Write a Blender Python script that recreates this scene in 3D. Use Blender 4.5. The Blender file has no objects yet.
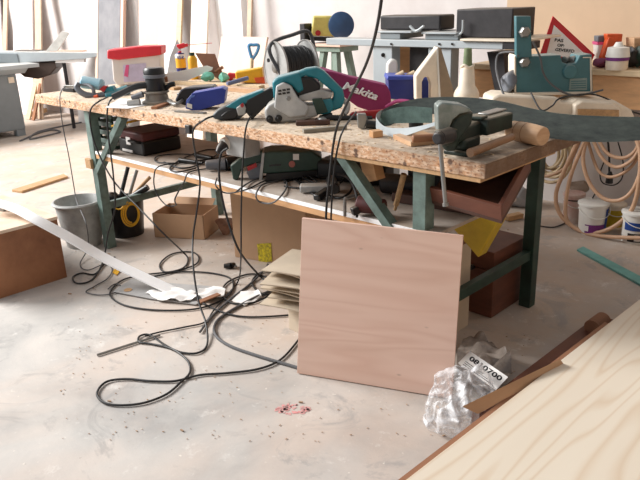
import bpy, bmesh, math, random
from mathutils import Vector, Matrix, noise
from mathutils.bvhtree import BVHTree
random.seed(7)
PI = math.pi
SC = bpy.context.scene
COL = SC.collection

# ------------------------------------------------------------------ camera
FPX, YAW, PITCH, ROLL = 683.438, -0.778437, 0.345079, -0.038243
CAM = Vector((4.08175, -1.77770, 1.34196))
_f = Vector((math.sin(YAW)*math.cos(PITCH), math.cos(YAW)*math.cos(PITCH), -math.sin(PITCH)))
_r0 = Vector((math.cos(YAW), -math.sin(YAW), 0)); _u0 = _r0.cross(_f)
_r = _r0*math.cos(ROLL) + _u0*math.sin(ROLL); _u = -_r0*math.sin(ROLL) + _u0*math.cos(ROLL)
cd = bpy.data.cameras.new('camera'); cam = bpy.data.objects.new('camera', cd); COL.objects.link(cam)
M4 = Matrix((_r, _u, -_f)).transposed().to_4x4(); M4.translation = CAM
cam.matrix_world = M4
cd.sensor_width = 36; cd.lens = 36*FPX/640; cd.shift_y = 1.0/640; cd.clip_start = .02
SC.camera = cam

# ------------------------------------------------------------------ light
w = bpy.data.worlds.new('world'); SC.world = w; w.use_nodes = True
w.node_tree.nodes['Background'].inputs[0].default_value = (.93, .96, 1, 1)
w.node_tree.nodes['Background'].inputs[1].default_value = .29
def area(name, loc, target, sx, sy, power, col):
    l = bpy.data.lights.new(name, 'AREA'); l.shape = 'RECTANGLE'; l.size = sx; l.size_y = sy; l.energy = power; l.color = col
    o = bpy.data.objects.new(name, l); COL.objects.link(o); o.location = loc
    o.rotation_euler = (Vector(target)-Vector(loc)).to_track_quat('-Z', 'Y').to_euler()
area('rooflight_left', (-6.0, -3.6, 5.6), (.5, .4, .3), 4.5, 3.5, 1250, (1, .99, .975))
area('fill_near', (-1.2, -3.6, 3.6), (1.9, -.3, .3), 3.0, 1.6, 60, (1, .98, .96))  # unseen fill lamp, added to brighten the near floor
vs = SC.view_settings; vs.view_transform = 'Standard'; vs.look = 'None'; vs.gamma = 1; vs.use_curve_mapping = False
vs.exposure = .5

# ------------------------------------------------------------------ measuring helpers (photo frame 640x480 -> the planes things stand on)
def ray(x, y): return _f + _r*((x-320)/FPX) - _u*((y-239)/FPX)
def gz(x, y, z=0.): d = ray(x, y); return CAM + d*((z-CAM.z)/d.z)
def gy(x, y, v=0.): d = ray(x, y); return CAM + d*((v-CAM.y)/d.y)
def gx(x, y, v=0.): d = ray(x, y); return CAM + d*((v-CAM.x)/d.x)
HV = Vector((math.sin(YAW), math.cos(YAW), 0))       # away from the viewer, horizontal
RV = Vector((math.cos(YAW), -math.sin(YAW), 0))
def sp(A, x, y, off=0.):
    d = ray(x, y); A = Vector(A); return CAM + d*(((A-CAM).dot(HV)+off)/d.dot(HV))
def tm(A, zb=None):                                   # thing base on a surface
    return Vector(A)

# ------------------------------------------------------------------ materials
def lin(c):
    c = [v/255 for v in c]
    return tuple([v/12.92 if v <= .04045 else ((v+.055)/1.055)**2.4 for v in c]) + (1,)
MATS = {}
def mat(name, c, rough=.6, metal=0., var=.12, scale=14., c2=None, bump=.0, stretch=(1,1,1), dust=0., spec=.5, trans=0., alpha=1.):
    if name in MATS: return MATS[name]
    m = bpy.data.materials.new(name); m.use_nodes = True; nt = m.node_tree; N = nt.nodes; L = nt.links
    b = N['Principled BSDF']; b.inputs['Roughness'].default_value = rough; b.inputs['Metallic'].default_value = metal
    b.inputs['Specular IOR Level'].default_value = spec
    b.inputs['Transmission Weight'].default_value = trans; b.inputs['Alpha'].default_value = alpha
    tc = N.new('ShaderNodeTexCoord'); mp = N.new('ShaderNodeMapping'); mp.inputs['Scale'].default_value = stretch
    L.new(tc.outputs['Object'], mp.inputs[0])
    n = N.new('ShaderNodeTexNoise'); n.inputs['Scale'].default_value = scale; n.inputs['Detail'].default_value = 5; n.inputs['Roughness'].default_value = .65
    L.new(mp.outputs[0], n.inputs['Vector'])
    a = lin(c); d = lin(c2) if c2 else tuple(v*(1-var*2.2) for v in a[:3])+(1,)
    rp = N.new('ShaderNodeValToRGB'); rp.color_ramp.elements[0].position = .32; rp.color_ramp.elements[1].position = .66
    rp.color_ramp.elements[0].color = d; rp.color_ramp.elements[1].color = a
    L.new(n.outputs['Fac'], rp.inputs[0]); out = rp.outputs[0]
    if dust:
        g = N.new('ShaderNodeNewGeometry'); sx = N.new('ShaderNodeSeparateXYZ'); L.new(g.outputs['Normal'], sx.inputs[0])
        mr = N.new('ShaderNodeMapRange'); mr.inputs[1].default_value = .35; mr.inputs[2].default_value = 1.; mr.inputs[4].default_value = dust
        L.new(sx.outputs[2], mr.inputs[0])
        mx = N.new('ShaderNodeMix'); mx.data_type = 'RGBA'; mx.inputs[7].default_value = lin((196, 176, 150))
        L.new(mr.outputs[0], mx.inputs[0]); L.new(out, mx.inputs[6]); out = mx.outputs[2]
    L.new(out, b.inputs['Base Color'])
    if bump:
        bp = N.new('ShaderNodeBump'); bp.inputs['Strength'].default_value = bump; bp.inputs['Distance'].default_value = .01
        L.new(n.outputs['Fac'], bp.inputs['Height']); L.new(bp.outputs[0], b.inputs['Normal'])
    MATS[name] = m; return m

def floor_mat():
    m = bpy.data.materials.new('concrete_floor'); m.use_nodes = True; nt = m.node_tree; N = nt.nodes; L = nt.links
    b = N['Principled BSDF']; b.inputs['Roughness'].default_value = .75; b.inputs['Specular IOR Level'].default_value = .25
    tc = N.new('ShaderNodeTexCoord')
    def nz(s, det=6, r=.6, dist=0., sc=(1,1,1)):
        mp = N.new('ShaderNodeMapping'); mp.inputs['Scale'].default_value = sc; L.new(tc.outputs['Object'], mp.inputs[0])
        n = N.new('ShaderNodeTexNoise'); n.inputs['Scale'].default_value = s; n.inputs['Detail'].default_value = det
        n.inputs['Roughness'].default_value = r; n.inputs['Distortion'].default_value = dist; L.new(mp.outputs[0], n.inputs['Vector']); return n.outputs['Fac']
    def ramp(v, st):
        r = N.new('ShaderNodeValToRGB'); e = r.color_ramp.elements
        while len(e) < len(st): e.new(.5)
        for q, (p, c) in zip(e, st): q.position = p; q.color = c
        L.new(v, r.inputs[0]); return r.outputs[0]
    def mix(f, a, c, mode='MIX', fv=None):
        x = N.new('ShaderNodeMix'); x.data_type = 'RGBA'; x.blend_type = mode
        if f is None: x.inputs[0].default_value = fv
        else: L.new(f, x.inputs[0])
        L.new(a, x.inputs[6]) if not isinstance(a, tuple) else setattr(x.inputs[6], 'default_value', a)
        L.new(c, x.inputs[7]) if not isinstance(c, tuple) else setattr(x.inputs[7], 'default_value', c)
        return x.outputs[2]
    K = lambda v: (v, v, v, 1)
    base = ramp(nz(1.6, 8, .62, .4), [(.34, lin((166, 163, 160))), (.5, lin((190, 186, 181))), (.64, lin((206, 199, 192)))])
    pink = ramp(nz(.9, 4, .6, .8), [(.48, K(0)), (.66, K(.5))])
    base = mix(pink, base, lin((208, 186, 170)))
    # sawdust lies thick around and beneath the bench
    sx = N.new('ShaderNodeSeparateXYZ'); L.new(tc.outputs['Object'], sx.inputs[0])
    mr = N.new('ShaderNodeMapRange'); mr.inputs[1].default_value = -.55; mr.inputs[2].default_value = .5; L.new(sx.outputs[1], mr.inputs[0])
    mu = N.new('ShaderNodeMath'); mu.operation = 'MULTIPLY'; L.new(mr.outputs[0], mu.inputs[0])
    sd = ramp(nz(5, 8, .7), [(.3, K(.25)), (.7, K(.9))]); L.new(sd, mu.inputs[1])
    base = mix(mu.outputs[0], base, lin((188, 165, 144)))
    dark = ramp(nz(3.3, 9, .7, 1.2), [(.55, K(0)), (.64, K(.5))]); base = mix(dark, base, lin((150, 147, 145)))
    pale = ramp(nz(6, 9, .75, .15), [(.58, K(0)), (.66, K(.4))]); base = mix(pale, base, lin((232, 228, 222)))
    speck = ramp(nz(60, 3, .6), [(.70, K(0)), (.76, K(.6))]); base = mix(speck, base, lin((120, 100, 84)))
    speck2 = ramp(nz(38, 3, .6), [(.68, K(0)), (.74, K(.6))]); base = mix(speck2, base, lin((238, 230, 218)))
    L.new(base, b.inputs['Base Color'])
    bp = N.new('ShaderNodeBump'); bp.inputs['Strength'].default_value = .25; bp.inputs['Distance'].default_value = .004
    L.new(nz(30, 8, .7), bp.inputs['Height']); L.new(bp.outputs[0], b.inputs['Normal'])
    return m

def grain_mat(name, ca, cb, freq, width, vec, scl, rough=.5, axis=None, strength=1., knots=False, soft=0.):
    """timber veneer: contour lines of a stretched noise field"""
    m = bpy.data.materials.new(name); m.use_nodes = True; nt = m.node_tree; N = nt.nodes; L = nt.links
    b = N['Principled BSDF']; b.inputs['Roughness'].default_value = rough; b.inputs['Specular IOR Level'].default_value = .3
    tc = N.new('ShaderNodeTexCoord'); mp = N.new('ShaderNodeMapping'); mp.inputs['Scale'].default_value = vec
    if axis: mp.inputs['Rotation'].default_value = axis
    L.new(tc.outputs['Object'], mp.inputs[0])
    n = N.new('ShaderNodeTexNoise'); n.inputs['Scale'].default_value = scl; n.inputs['Detail'].default_value = 2.2; n.inputs['Roughness'].default_value = .35; n.inputs['Distortion'].default_value = .3
    L.new(mp.outputs[0], n.inputs['Vector'])
    mu = N.new('ShaderNodeMath'); mu.operation = 'MULTIPLY'; mu.inputs[1].default_value = freq; L.new(n.outputs['Fac'], mu.inputs[0])
    fr = N.new('ShaderNodeMath'); fr.operation = 'FRACT'; L.new(mu.outputs[0], fr.inputs[0])
    r = N.new('ShaderNodeValToRGB'); e = r.color_ramp.elements; e.new(.5)
    e.new(.9); e[0].position = .5-width; e[0].color = (0, 0, 0, 1); e[1].position = .5; e[1].color = (strength,)*3+(1,); e[2].position = .5+width*.5; e[2].color = (strength*.35,)*3+(1,); e[3].position = .5+width; e[3].color = (0, 0, 0, 1)
    L.new(fr.outputs[0], r.inputs[0])
    n2 = N.new('ShaderNodeTexNoise'); n2.inputs['Scale'].default_value = scl*1.3; n2.inputs['Detail'].default_value = 6; L.new(mp.outputs[0], n2.inputs['Vector'])
    x = N.new('ShaderNodeMix'); x.data_type = 'RGBA'; x.inputs[6].default_value = lin(ca); x.inputs[7].default_value = lin(cb); L.new(r.outputs[0], x.inputs[0])
    r2 = N.new('ShaderNodeValToRGB'); r2.color_ramp.elements[0].position = .3; r2.color_ramp.elements[0].color = (.90-soft, .88-soft, .86-soft, 1)
    r2.color_ramp.elements[1].position = .7; r2.color_ramp.elements[1].color = (1, 1, 1, 1); L.new(n2.outputs['Fac'], r2.inputs[0])
    y = N.new('ShaderNodeMix'); y.data_type = 'RGBA'; y.blend_type = 'MULTIPLY'; y.inputs[0].default_value = 1; L.new(x.outputs[2], y.inputs[6]); L.new(r2.outputs[0], y.inputs[7])
    out = y.outputs[2]
    if knots:
        v = N.new('ShaderNodeTexVoronoi'); v.inputs['Scale'].default_value = 6.5; mk = N.new('ShaderNodeMapping'); mk.inputs['Scale'].default_value = (1, 1, 2.2); L.new(tc.outputs['Object'], mk.inputs[0]); L.new(mk.outputs[0], v.inputs['Vector'])
        rk = N.new('ShaderNodeValToRGB'); rk.color_ramp.elements[0].position = .02; rk.color_ramp.elements[0].color = (.35, .35, .35, 1); rk.color_ramp.elements[1].position = .07; rk.color_ramp.elements[1].color = (0, 0, 0, 1)
        L.new(v.outputs['Distance'], rk.inputs[0]); z = N.new('ShaderNodeMix'); z.data_type = 'RGBA'; L.new(rk.outputs[0], z.inputs[0]); L.new(out, z.inputs[6]); z.inputs[7].default_value = lin((120, 90, 70)); out = z.outputs[2]
    L.new(out, b.inputs['Base Color']); return m

def chip_mat(name, top=False):
    m = bpy.data.materials.new(name); m.use_nodes = True; nt = m.node_tree; N = nt.nodes; L = nt.links
    b = N['Principled BSDF']; b.inputs['Roughness'].default_value = .8
    tc = N.new('ShaderNodeTexCoord')
    def node_noise(s, sc=(1, 1, 1), det=5):
        mp = N.new('ShaderNodeMapping'); mp.inputs['Scale'].default_value = sc; L.new(tc.outputs['Object'], mp.inputs[0])
        n = N.new('ShaderNodeTexNoise'); n.inputs['Scale'].default_value = s; n.inputs['Detail'].default_value = det; L.new(mp.outputs[0], n.inputs['Vector']); return n.outputs['Fac']
    def mixr(fac, p0, p1, a, c, amt=1.):
        r = N.new('ShaderNodeValToRGB'); r.color_ramp.elements[0].position = p0; r.color_ramp.elements[0].color = (0, 0, 0, 1); r.color_ramp.elements[1].position = p1; r.color_ramp.elements[1].color = (amt, amt, amt, 1)
        L.new(fac, r.inputs[0]); x = N.new('ShaderNodeMix'); x.data_type = 'RGBA'; L.new(r.outputs[0], x.inputs[0])
        if isinstance(a, tuple): x.inputs[6].default_value = a
        else: L.new(a, x.inputs[6])
        x.inputs[7].default_value = c; return x.outputs[2]
    c = mixr(node_noise(42, (1, 1, 2.6)), .4, .6, lin((228, 196, 166)) if not top else lin((216, 198, 176)), lin((196, 146, 106)) if not top else lin((200, 178, 154)))
    c = mixr(node_noise(90, (1, 1, 1.5)), .56, .66, c, lin((112, 68, 44)), .9 if not top else .3)
    c = mixr(node_noise(60, (1, 1, 2)), .62, .70, c, lin((240, 214, 178)), .8)
    c = mixr(node_noise(9, (1, 1, 1), 7), .58, .70, c, lin((112, 96, 88)), .7 if not top else .5)
    # glue, oil and burn stains near the vise end
    sx = N.new('ShaderNodeSeparateXYZ'); L.new(tc.outputs['Object'], sx.inputs[0])
    mr = N.new('ShaderNodeMapRange'); mr.inputs[1].default_value = .85; mr.inputs[2].default_value = 1.5; mr.inputs[4].default_value = .62; L.new(sx.outputs[0], mr.inputs[0])
    n = N.new('ShaderNodeMath'); n.operation = 'MULTIPLY'; L.new(mr.outputs[0], n.inputs[0]); r = N.new('ShaderNodeValToRGB'); r.color_ramp.elements[0].position = .36; r.color_ramp.elements[1].position = .52
    L.new(node_noise(12, (1, 1, 1), 8), r.inputs[0]); L.new(r.outputs[0], n.inputs[1])
    x = N.new('ShaderNodeMix'); x.data_type = 'RGBA'; L.new(n.outputs[0], x.inputs[0]); L.new(c, x.inputs[6]); x.inputs[7].default_value = lin((84, 62, 50)); c = x.outputs[2]
    # row of screw holes; right-hand end face coloured dark to stand in for shade
    v = N.new('ShaderNodeTexVoronoi'); v.inputs['Scale'].default_value = 17; v.inputs['Randomness'].default_value = .8; L.new(tc.outputs['Object'], v.inputs['Vector'])
    rv = N.new('ShaderNodeValToRGB'); rv.color_ramp.elements[0].position = .12; rv.color_ramp.elements[0].color = (.85, .85, .85, 1); rv.color_ramp.elements[1].position = .19; rv.color_ramp.elements[1].color = (0, 0, 0, 1); L.new(v.outputs['Distance'], rv.inputs[0])
    x = N.new('ShaderNodeMix'); x.data_type = 'RGBA'; x.inputs[7].default_value = lin((70, 44, 34)); L.new(c, x.inputs[6])
    if top: x.inputs[0].default_value = 0
    else: L.new(rv.outputs[0], x.inputs[0])
    c = x.outputs[2]
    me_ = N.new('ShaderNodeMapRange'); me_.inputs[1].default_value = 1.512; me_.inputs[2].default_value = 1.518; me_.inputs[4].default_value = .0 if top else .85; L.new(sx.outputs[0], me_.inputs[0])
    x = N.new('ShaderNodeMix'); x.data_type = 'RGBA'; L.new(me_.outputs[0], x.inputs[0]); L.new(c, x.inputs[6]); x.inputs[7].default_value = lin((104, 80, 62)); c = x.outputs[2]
    L.new(c, b.inputs['Base Color'])
    bp = N.new('ShaderNodeBump'); bp.inputs['Strength'].default_value = .4; bp.inputs['Distance'].default_value = .004; L.new(node_noise(55), bp.inputs['Height']); L.new(bp.outputs[0], b.inputs['Normal'])
    return m

def film_mat():
    m = bpy.data.materials.new('clear_film'); m.use_nodes = True; nt = m.node_tree; N = nt.nodes; L = nt.links
    b = N['Principled BSDF']; out = N['Material Output']
    b.inputs['Base Color'].default_value = lin((244, 244, 246)); b.inputs['Roughness'].default_value = .25; b.inputs['Specular IOR Level'].default_value = .9
    t = N.new('ShaderNodeBsdfTransparent'); mx = N.new('ShaderNodeMixShader')
    tc = N.new('ShaderNodeTexCoord'); n = N.new('ShaderNodeTexNoise'); n.inputs['Scale'].default_value = 16; n.inputs['Detail'].default_value = 5; n.inputs['Distortion'].default_value = 1.6
    mp = N.new('ShaderNodeMapping'); mp.inputs['Scale'].default_value = (1, 1, .5); L.new(tc.outputs['Object'], mp.inputs[0]); L.new(mp.outputs[0], n.inputs['Vector'])
    r = N.new('ShaderNodeValToRGB'); r.color_ramp.elements[0].position = .42; r.color_ramp.elements[0].color = (.12, .12, .12, 1); r.color_ramp.elements[1].position = .60; r.color_ramp.elements[1].color = (.72, .72, .72, 1)
    L.new(n.outputs['Fac'], r.inputs[0]); L.new(r.outputs[0], mx.inputs[0])
    bp = N.new('ShaderNodeBump'); bp.inputs['Strength'].default_value = .9; bp.inputs['Distance'].default_value = .02; L.new(n.outputs['Fac'], bp.inputs['Height']); L.new(bp.outputs[0], b.inputs['Normal'])
    L.new(t.outputs[0], mx.inputs[1]); L.new(b.outputs[0], mx.inputs[2]); L.new(mx.outputs[0], out.inputs[0]); return m

# ------------------------------------------------------------------ object helpers
BASE = {}
def thing(name, label, cat, loc, group=None):
    o = bpy.data.objects.new(name, None); COL.objects.link(o); o.location = loc; o.empty_display_size = .05
    o['label'] = label; o['category'] = cat
    if group: o['group'] = group
    BASE[o.name] = Vector(loc); return o
def obj(name, bm, m, parent=None, bev=0., smooth=40, label=None, cat=None, group=None, kind=None):
    """bm holds world coordinates; the object's origin goes to its parent's base or to its own lowest middle"""
    bmesh.ops.recalc_face_normals(bm, faces=bm.faces)
    if parent is not None:
        org = Vector((0, 0, 0)); q = parent
        base = BASE[parent.name]
        off = base
    else:
        xs = [v.co for v in bm.verts]
        off = Vector(((min(v.x for v in xs)+max(v.x for v in xs))/2, (min(v.y for v in xs)+max(v.y for v in xs))/2, min(v.z for v in xs)))
        if kind == 'structure' or name in ('worktop',): off = Vector((0, 0, 0))
    for v in bm.verts: v.co -= off
    me = bpy.data.meshes.new(name); bm.to_mesh(me); bm.free()
    if m: me.materials.append(m)
    me.shade_smooth()
    try: me.set_sharp_from_angle(angle=math.radians(smooth))
    except Exception: pass
    o = bpy.data.objects.new(name, me); COL.objects.link(o)
    if parent is not None: o.parent = parent
    else: o.location = off
    BASE[o.name] = off
    if bev:
        b = o.modifiers.new('bevel', 'BEVEL'); b.width = bev; b.segments = 2; b.limit_method = 'ANGLE'; b.angle_limit = math.radians(35)
    if label: o['label'] = label
    if cat: o['category'] = cat
    if group: o['group'] = group
    if kind: o['kind'] = kind
    return o
def nb(): return bmesh.new()
def box(bm, c, s, rz=0., rot=None):
    M = Matrix.Translation(Vector(c)) @ ((rot.to_4x4() if rot else Matrix.Rotation(rz, 4, 'Z'))) @ Matrix.Diagonal((s[0], s[1], s[2], 1))
    bmesh.ops.create_cube(bm, size=1, matrix=M); return bm
def bb(bm, p0, p1):
    p0, p1 = Vector(p0), Vector(p1); return box(bm, (p0+p1)/2, [abs(a) for a in (p1-p0)])
def quadbox(bm, P, th):
    """four corners + thickness vector"""
    a = [bm.verts.new(Vector(p)) for p in P]; b = [bm.verts.new(Vector(p)+Vector(th)) for p in P]
    n = len(P); bm.faces.new(a); bm.faces.new(b[::-1])
    for i in range(n): bm.faces.new((a[i], b[i], b[(i+1) % n], a[(i+1) % n]))
    return bm
def slab(bm, A, pix, th, off=0.):
    """outline standing in the upright plane through A, th metres deep"""
    return quadbox(bm, [sp(A, x, y, off) for x, y in pix], HV*th)
def frame_of(d):
    d = d.normalized(); a = Vector((0, 0, 1)) if abs(d.z) < .9 else Vector((1, 0, 0)); x = d.cross(a).normalized(); return x, x.cross(d).normalized()
def bar(bm, a, b, r, r2=None, seg=16):
    a, b = Vector(a), Vector(b); x, y = frame_of(b-a); r2 = r if r2 is None else r2
    A_ = [bm.verts.new(a+(x*math.cos(t)+y*math.sin(t))*r) for t in [2*PI*i/seg for i in range(seg)]]
    B_ = [bm.verts.new(b+(x*math.cos(t)+y*math.sin(t))*r2) for t in [2*PI*i/seg for i in range(seg)]]
    bm.faces.new(A_[::-1]); bm.faces.new(B_)
    for i in range(seg): bm.faces.new((A_[i], A_[(i+1) % seg], B_[(i+1) % seg], B_[i]))
    return bm
def beam(bm, a, b, w_, h_, up=(0, 0, 1)):
    """rectangular bar from a to b"""
    a, b = Vector(a), Vector(b); d = (b-a).normalized(); s = d.cross(Vector(up)).normalized(); u = s.cross(d).normalized()
    P = [a+s*w_/2+u*h_/2, a-s*w_/2+u*h_/2, a-s*w_/2-u*h_/2, a+s*w_/2-u*h_/2]
    return quadbox(bm, P, b-a)
def spline(pts, n=8, closed=False):
    pts = [Vector(p) for p in pts]; out = []; L_ = len(pts)
    rng = range(L_ if closed else L_-1)
    for i in rng:
        g = (lambda k: pts[k % L_]) if closed else (lambda k: pts[max(0, min(L_-1, k))])
        p0, p1, p2, p3 = g(i-1), g(i), g(i+1), g(i+2)
        for k in range(n):
            t = k/n
            out.append(.5*((2*p1)+(-p0+p2)*t+(2*p0-5*p1+4*p2-p3)*t*t+(-p0+3*p1-3*p2+p3)*t**3))
    if not closed: out.append(pts[-1])
    return out
def tube(bm, pts, r, seg=8, n=8, closed=False, smooth=True):
    P = spline(pts, n, closed) if smooth else [Vector(p) for p in pts]
    rings = []; x = None
    for i, p in enumerate(P):
        d = (P[(i+1) % len(P)]-P[i-1]) if closed else (P[min(i+1, len(P)-1)]-P[max(i-1, 0)])
        if d.length < 1e-9: d = Vector((0, 0, 1))
        d.normalize()
        if x is None: x, _ = frame_of(d)
        x = (x-d*x.dot(d)); x = x.normalized() if x.length > 1e-6 else frame_of(d)[0]
        y = d.cross(x); rr = r(i/(len(P)-1)) if callable(r) else r
        rings.append([bm.verts.new(p+(x*math.cos(t)+y*math.sin(t))*rr) for t in [2*PI*k/seg for k in range(seg)]])
    m_ = len(rings)
    for i in range(m_ if closed else m_-1):
        a, b = rings[i], rings[(i+1) % m_]
        for k in range(seg): bm.faces.new((a[k], a[(k+1) % seg], b[(k+1) % seg], b[k]))
    if not closed: bm.faces.new(rings[0][::-1]); bm.faces.new(rings[-1])
    return bm
def lathe(bm, c, prof, axis=(0, 0, 1), seg=32):
    c = Vector(c); ax = Vector(axis).normalized(); x, y = frame_of(ax); rings = []
    for r, z in prof:
        if r < 1e-5: rings.append([bm.verts.new(c+ax*z)])
        else: rings.append([bm.verts.new(c+ax*z+(x*math.cos(t)+y*math.sin(t))*r) for t in [2*PI*k/seg for k in range(seg)]])
    for a, b in zip(rings, rings[1:]):
        if len(a) == 1 and len(b) == 1: continue
        for k in range(seg):
            k2 = (k+1) % seg
            if len(a) == 1: bm.faces.new((a[0], b[k], b[k2]))
            elif len(b) == 1: bm.faces.new((a[k], a[k2], b[0]))
            else: bm.faces.new((a[k], a[k2], b[k2], b[k]))
    return bm
def ribbon(bm, E, th, n=8):
    """E = list of (top edge point, bottom edge point); th thickness"""
    T = spline([e[0] for e in E], n); B = spline([e[1] for e in E], n); fr = []; bk = []
    for i in range(len(T)):
        d = T[min(i+1, len(T)-1)]-T[max(i-1, 0)]; w_ = T[i]-B[i]; nn = d.cross(w_)
        nn = nn.normalized()*th if nn.length > 1e-9 else Vector((0, th, 0))
        fr.append((bm.verts.new(T[i]), bm.verts.new(B[i]))); bk.append((bm.verts.new(T[i]+nn), bm.verts.new(B[i]+nn)))
    for i in range(len(T)-1):
        bm.faces.new((fr[i][0], fr[i+1][0], fr[i+1][1], fr[i][1])); bm.faces.new((bk[i][0], bk[i][1], bk[i+1][1], bk[i+1][0]))
        bm.faces.new((fr[i][0], bk[i][0], bk[i+1][0], fr[i+1][0])); bm.faces.new((fr[i][1], fr[i+1][1], bk[i+1][1], bk[i][1]))
    for i in (0, len(T)-1): bm.faces.new((fr[i][0], fr[i][1], bk[i][1], bk[i][0]))
    return bm
def text_obj(name, s, m, parent, P, xdir, ydir, h, wid=None, shear=0., depth=.0008, align='LEFT', bold=0.):
    cu = bpy.data.curves.new('t', 'FONT'); cu.body = s; cu.size = 1; cu.extrude = 0; cu.shear = shear; cu.align_x = align; cu.resolution_u = 3; cu.offset = bold
    to = bpy.data.objects.new('t', cu); COL.objects.link(to); dg = bpy.context.evaluated_depsgraph_get(); dg.update()
    me = bpy.data.meshes.new_from_object(to.evaluated_get(dg)); bpy.data.objects.remove(to); me.name = name
    xs = [v.co.x for v in me.vertices] or [0]; x0, x1 = min(xs), max(xs); ys = [v.co.y for v in me.vertices]; y0, y1 = min(ys), max(ys)
    sy = h/(y1-y0); sx = (wid/(x1-x0)) if wid else sy; xd, yd = Vector(xdir).normalized(), Vector(ydir).normalized(); off = BASE[parent.name] if parent else Vector((0, 0, 0))
    for v in me.vertices: v.co = Vector(P)+xd*((v.co.x-x0)*sx)+yd*((v.co.y-y0)*sy)-off
    me.materials.append(m); o = bpy.data.objects.new(name, me); COL.objects.link(o); o.parent = parent; BASE[o.name] = off
    sm = o.modifiers.new('solid', 'SOLIDIFY'); sm.thickness = depth; sm.offset = 0
    return o
def crumple(bm, amt, sc, seed=0.):
    for v in bm.verts:
        q = v.co*sc+Vector((seed, seed*1.7, seed*.3)); v.co += noise.noise_vector(q)*amt
    return bm
def ico(bm, c, r, sub=3, sc=(1, 1, 1)):
    bmesh.ops.create_icosphere(bm, subdivisions=sub, radius=r, matrix=Matrix.Translation(Vector(c)) @ Matrix.Diagonal((sc[0], sc[1], sc[2], 1))); return bm
def openbox(bm, c, s, t, rz=0., rot=None, open_='top'):
    """tray with walls of thickness t; c centre of the outer box"""
    R_ = rot.to_4x4() if rot else Matrix.Rotation(rz, 4, 'Z'); x, y, z = s[0]/2, s[1]/2, s[2]/2; T = Matrix.Translation(Vector(c)) @ R_
    parts = [((0, 0, -z+t/2), (2*x, 2*y, t)), ((-x+t/2, 0, 0), (t, 2*y, 2*z)), ((x-t/2, 0, 0), (t, 2*y, 2*z)), ((0, -y+t/2, 0), (2*x, t, 2*z)), ((0, y-t/2, 0), (2*x, t, 2*z))]
    if open_ == 'front': parts[3] = ((0, 0, z-t/2), (2*x, 2*y, t))
    for pc, ps in parts: bmesh.ops.create_cube(bm, size=1, matrix=T @ Matrix.Translation(pc) @ Matrix.Diagonal((*ps, 1)))
    return bm

# palette
teal = mat('teal_plastic', (30, 130, 146), .4, var=.1, dust=.25); lightblue = mat('pale_blue_plastic', (150, 196, 214), .45, dust=.3)
black = mat('black_plastic', (20, 20, 22), .4, var=.15, dust=.05); rubber = mat('cable_rubber', (30, 29, 30), .5, var=.1); grub = mat('grey_cable', (92, 92, 94), .55)
cast = mat('cast_grey_metal', (178, 178, 176), .5, .15, dust=.35); greypl = mat('grey_plastic', (108, 112, 120), .5, dust=.2)
steel = mat('dusty_steel', (150, 150, 148), .38, .7, dust=.25); legg = mat('green_steel_paint', (112, 134, 127), .5, var=.25, scale=14, c2=(78, 92, 86))
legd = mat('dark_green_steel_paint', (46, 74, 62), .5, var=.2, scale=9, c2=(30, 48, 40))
white = mat('white_paint', (252, 252, 252), .5, var=.01); wallm = mat('wall_plaster', (214, 208, 205), .9, var=.04, scale=2.5, c2=(200, 192, 189))
oak = mat('pale_timber', (222, 196, 158), .6, var=.12, scale=10, stretch=(1, 6, 6)); timber = mat('raw_timber', (196, 156, 112), .65, var=.15, scale=12, stretch=(6, 1, 6))
orangew = mat('orange_timber', (214, 164, 116), .6, var=.1, scale=9, stretch=(1, 1, 5)); brownw = mat('brown_plywood', (160, 110, 76), .6, c2=(124, 80, 54), scale=4, stretch=(1, 1.2, 1))
redw = mat('red_brown_timber', (112, 66, 48), .55, c2=(88, 50, 38), scale=5, stretch=(1, 1, 4)); redd = mat('dark_red_timber', (84, 54, 42), .6, c2=(62, 38, 30), scale=5, stretch=(1, 4, 1))
card = mat('cardboard', (188, 152, 120), .85, var=.05, scale=5); cardl = mat('pale_cardboard', (208, 192, 170), .85, var=.06, scale=6); cardd = mat('dark_cardboard', (150, 104, 76), .8, var=.06)
cream = mat('cream_paint', (238, 224, 204), .55, var=.08, dust=.4); blue = mat('blue_plastic', (28, 44, 122), .4, var=.1, dust=.1); red = mat('red_plastic', (216, 44, 56), .4, var=.06)
yellow = mat('yellow_plastic', (234, 176, 32), .45, var=.08); yel2 = mat('dull_yellow_plastic', (206, 174, 40), .5, var=.1); maroon = mat('maroon_fabric', (150, 52, 100), .85, var=.08, scale=8, bump=.3)
zinc = mat('galvanised_zinc', (188, 190, 188), .6, .1, c2=(140, 142, 140), scale=8); mgrey = mat('machine_grey', (128, 136, 140), .5, var=.07, scale=5); mgl = mat('machine_light_grey', (176, 184, 188), .45, var=.05, scale=5, dust=.3)
machteal = mat('machine_teal', (70, 120, 128), .5, var=.12, scale=9, dust=.3); darkm = mat('dark_steel', (52, 50, 52), .5, .3, var=.2, dust=.2); visem = mat('vise_green', (44, 60, 52), .5, .2, c2=(30, 38, 36), dust=.35)
orange = mat('orange_plastic', (228, 92, 40), .5); hosem = mat('orange_hose', (204, 164, 132), .5, var=.08); hosep = mat('tan_hose', (202, 178, 140), .5, var=.1)
beltg = mat('abrasive_green', (84, 106, 100), .9, c2=(62, 80, 76), scale=30, var=.1, bump=.3); beltb = mat('belt_backing', (170, 176, 178), .8, var=.06); paper = mat('white_paper', (236, 232, 228), .8, var=.03)
graybag = mat('grey_sheet', (176, 174, 172), .6, var=.12, scale=12, dust=.0); beech = mat('beech_timber', (206, 170, 134), .5, c2=(176, 134, 100), scale=7, stretch=(1, 1, 5)); pinkply = mat('pink_plywood', (226, 192, 172), .6, var=.04, scale=3, stretch=(4, 1, 1))
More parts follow.
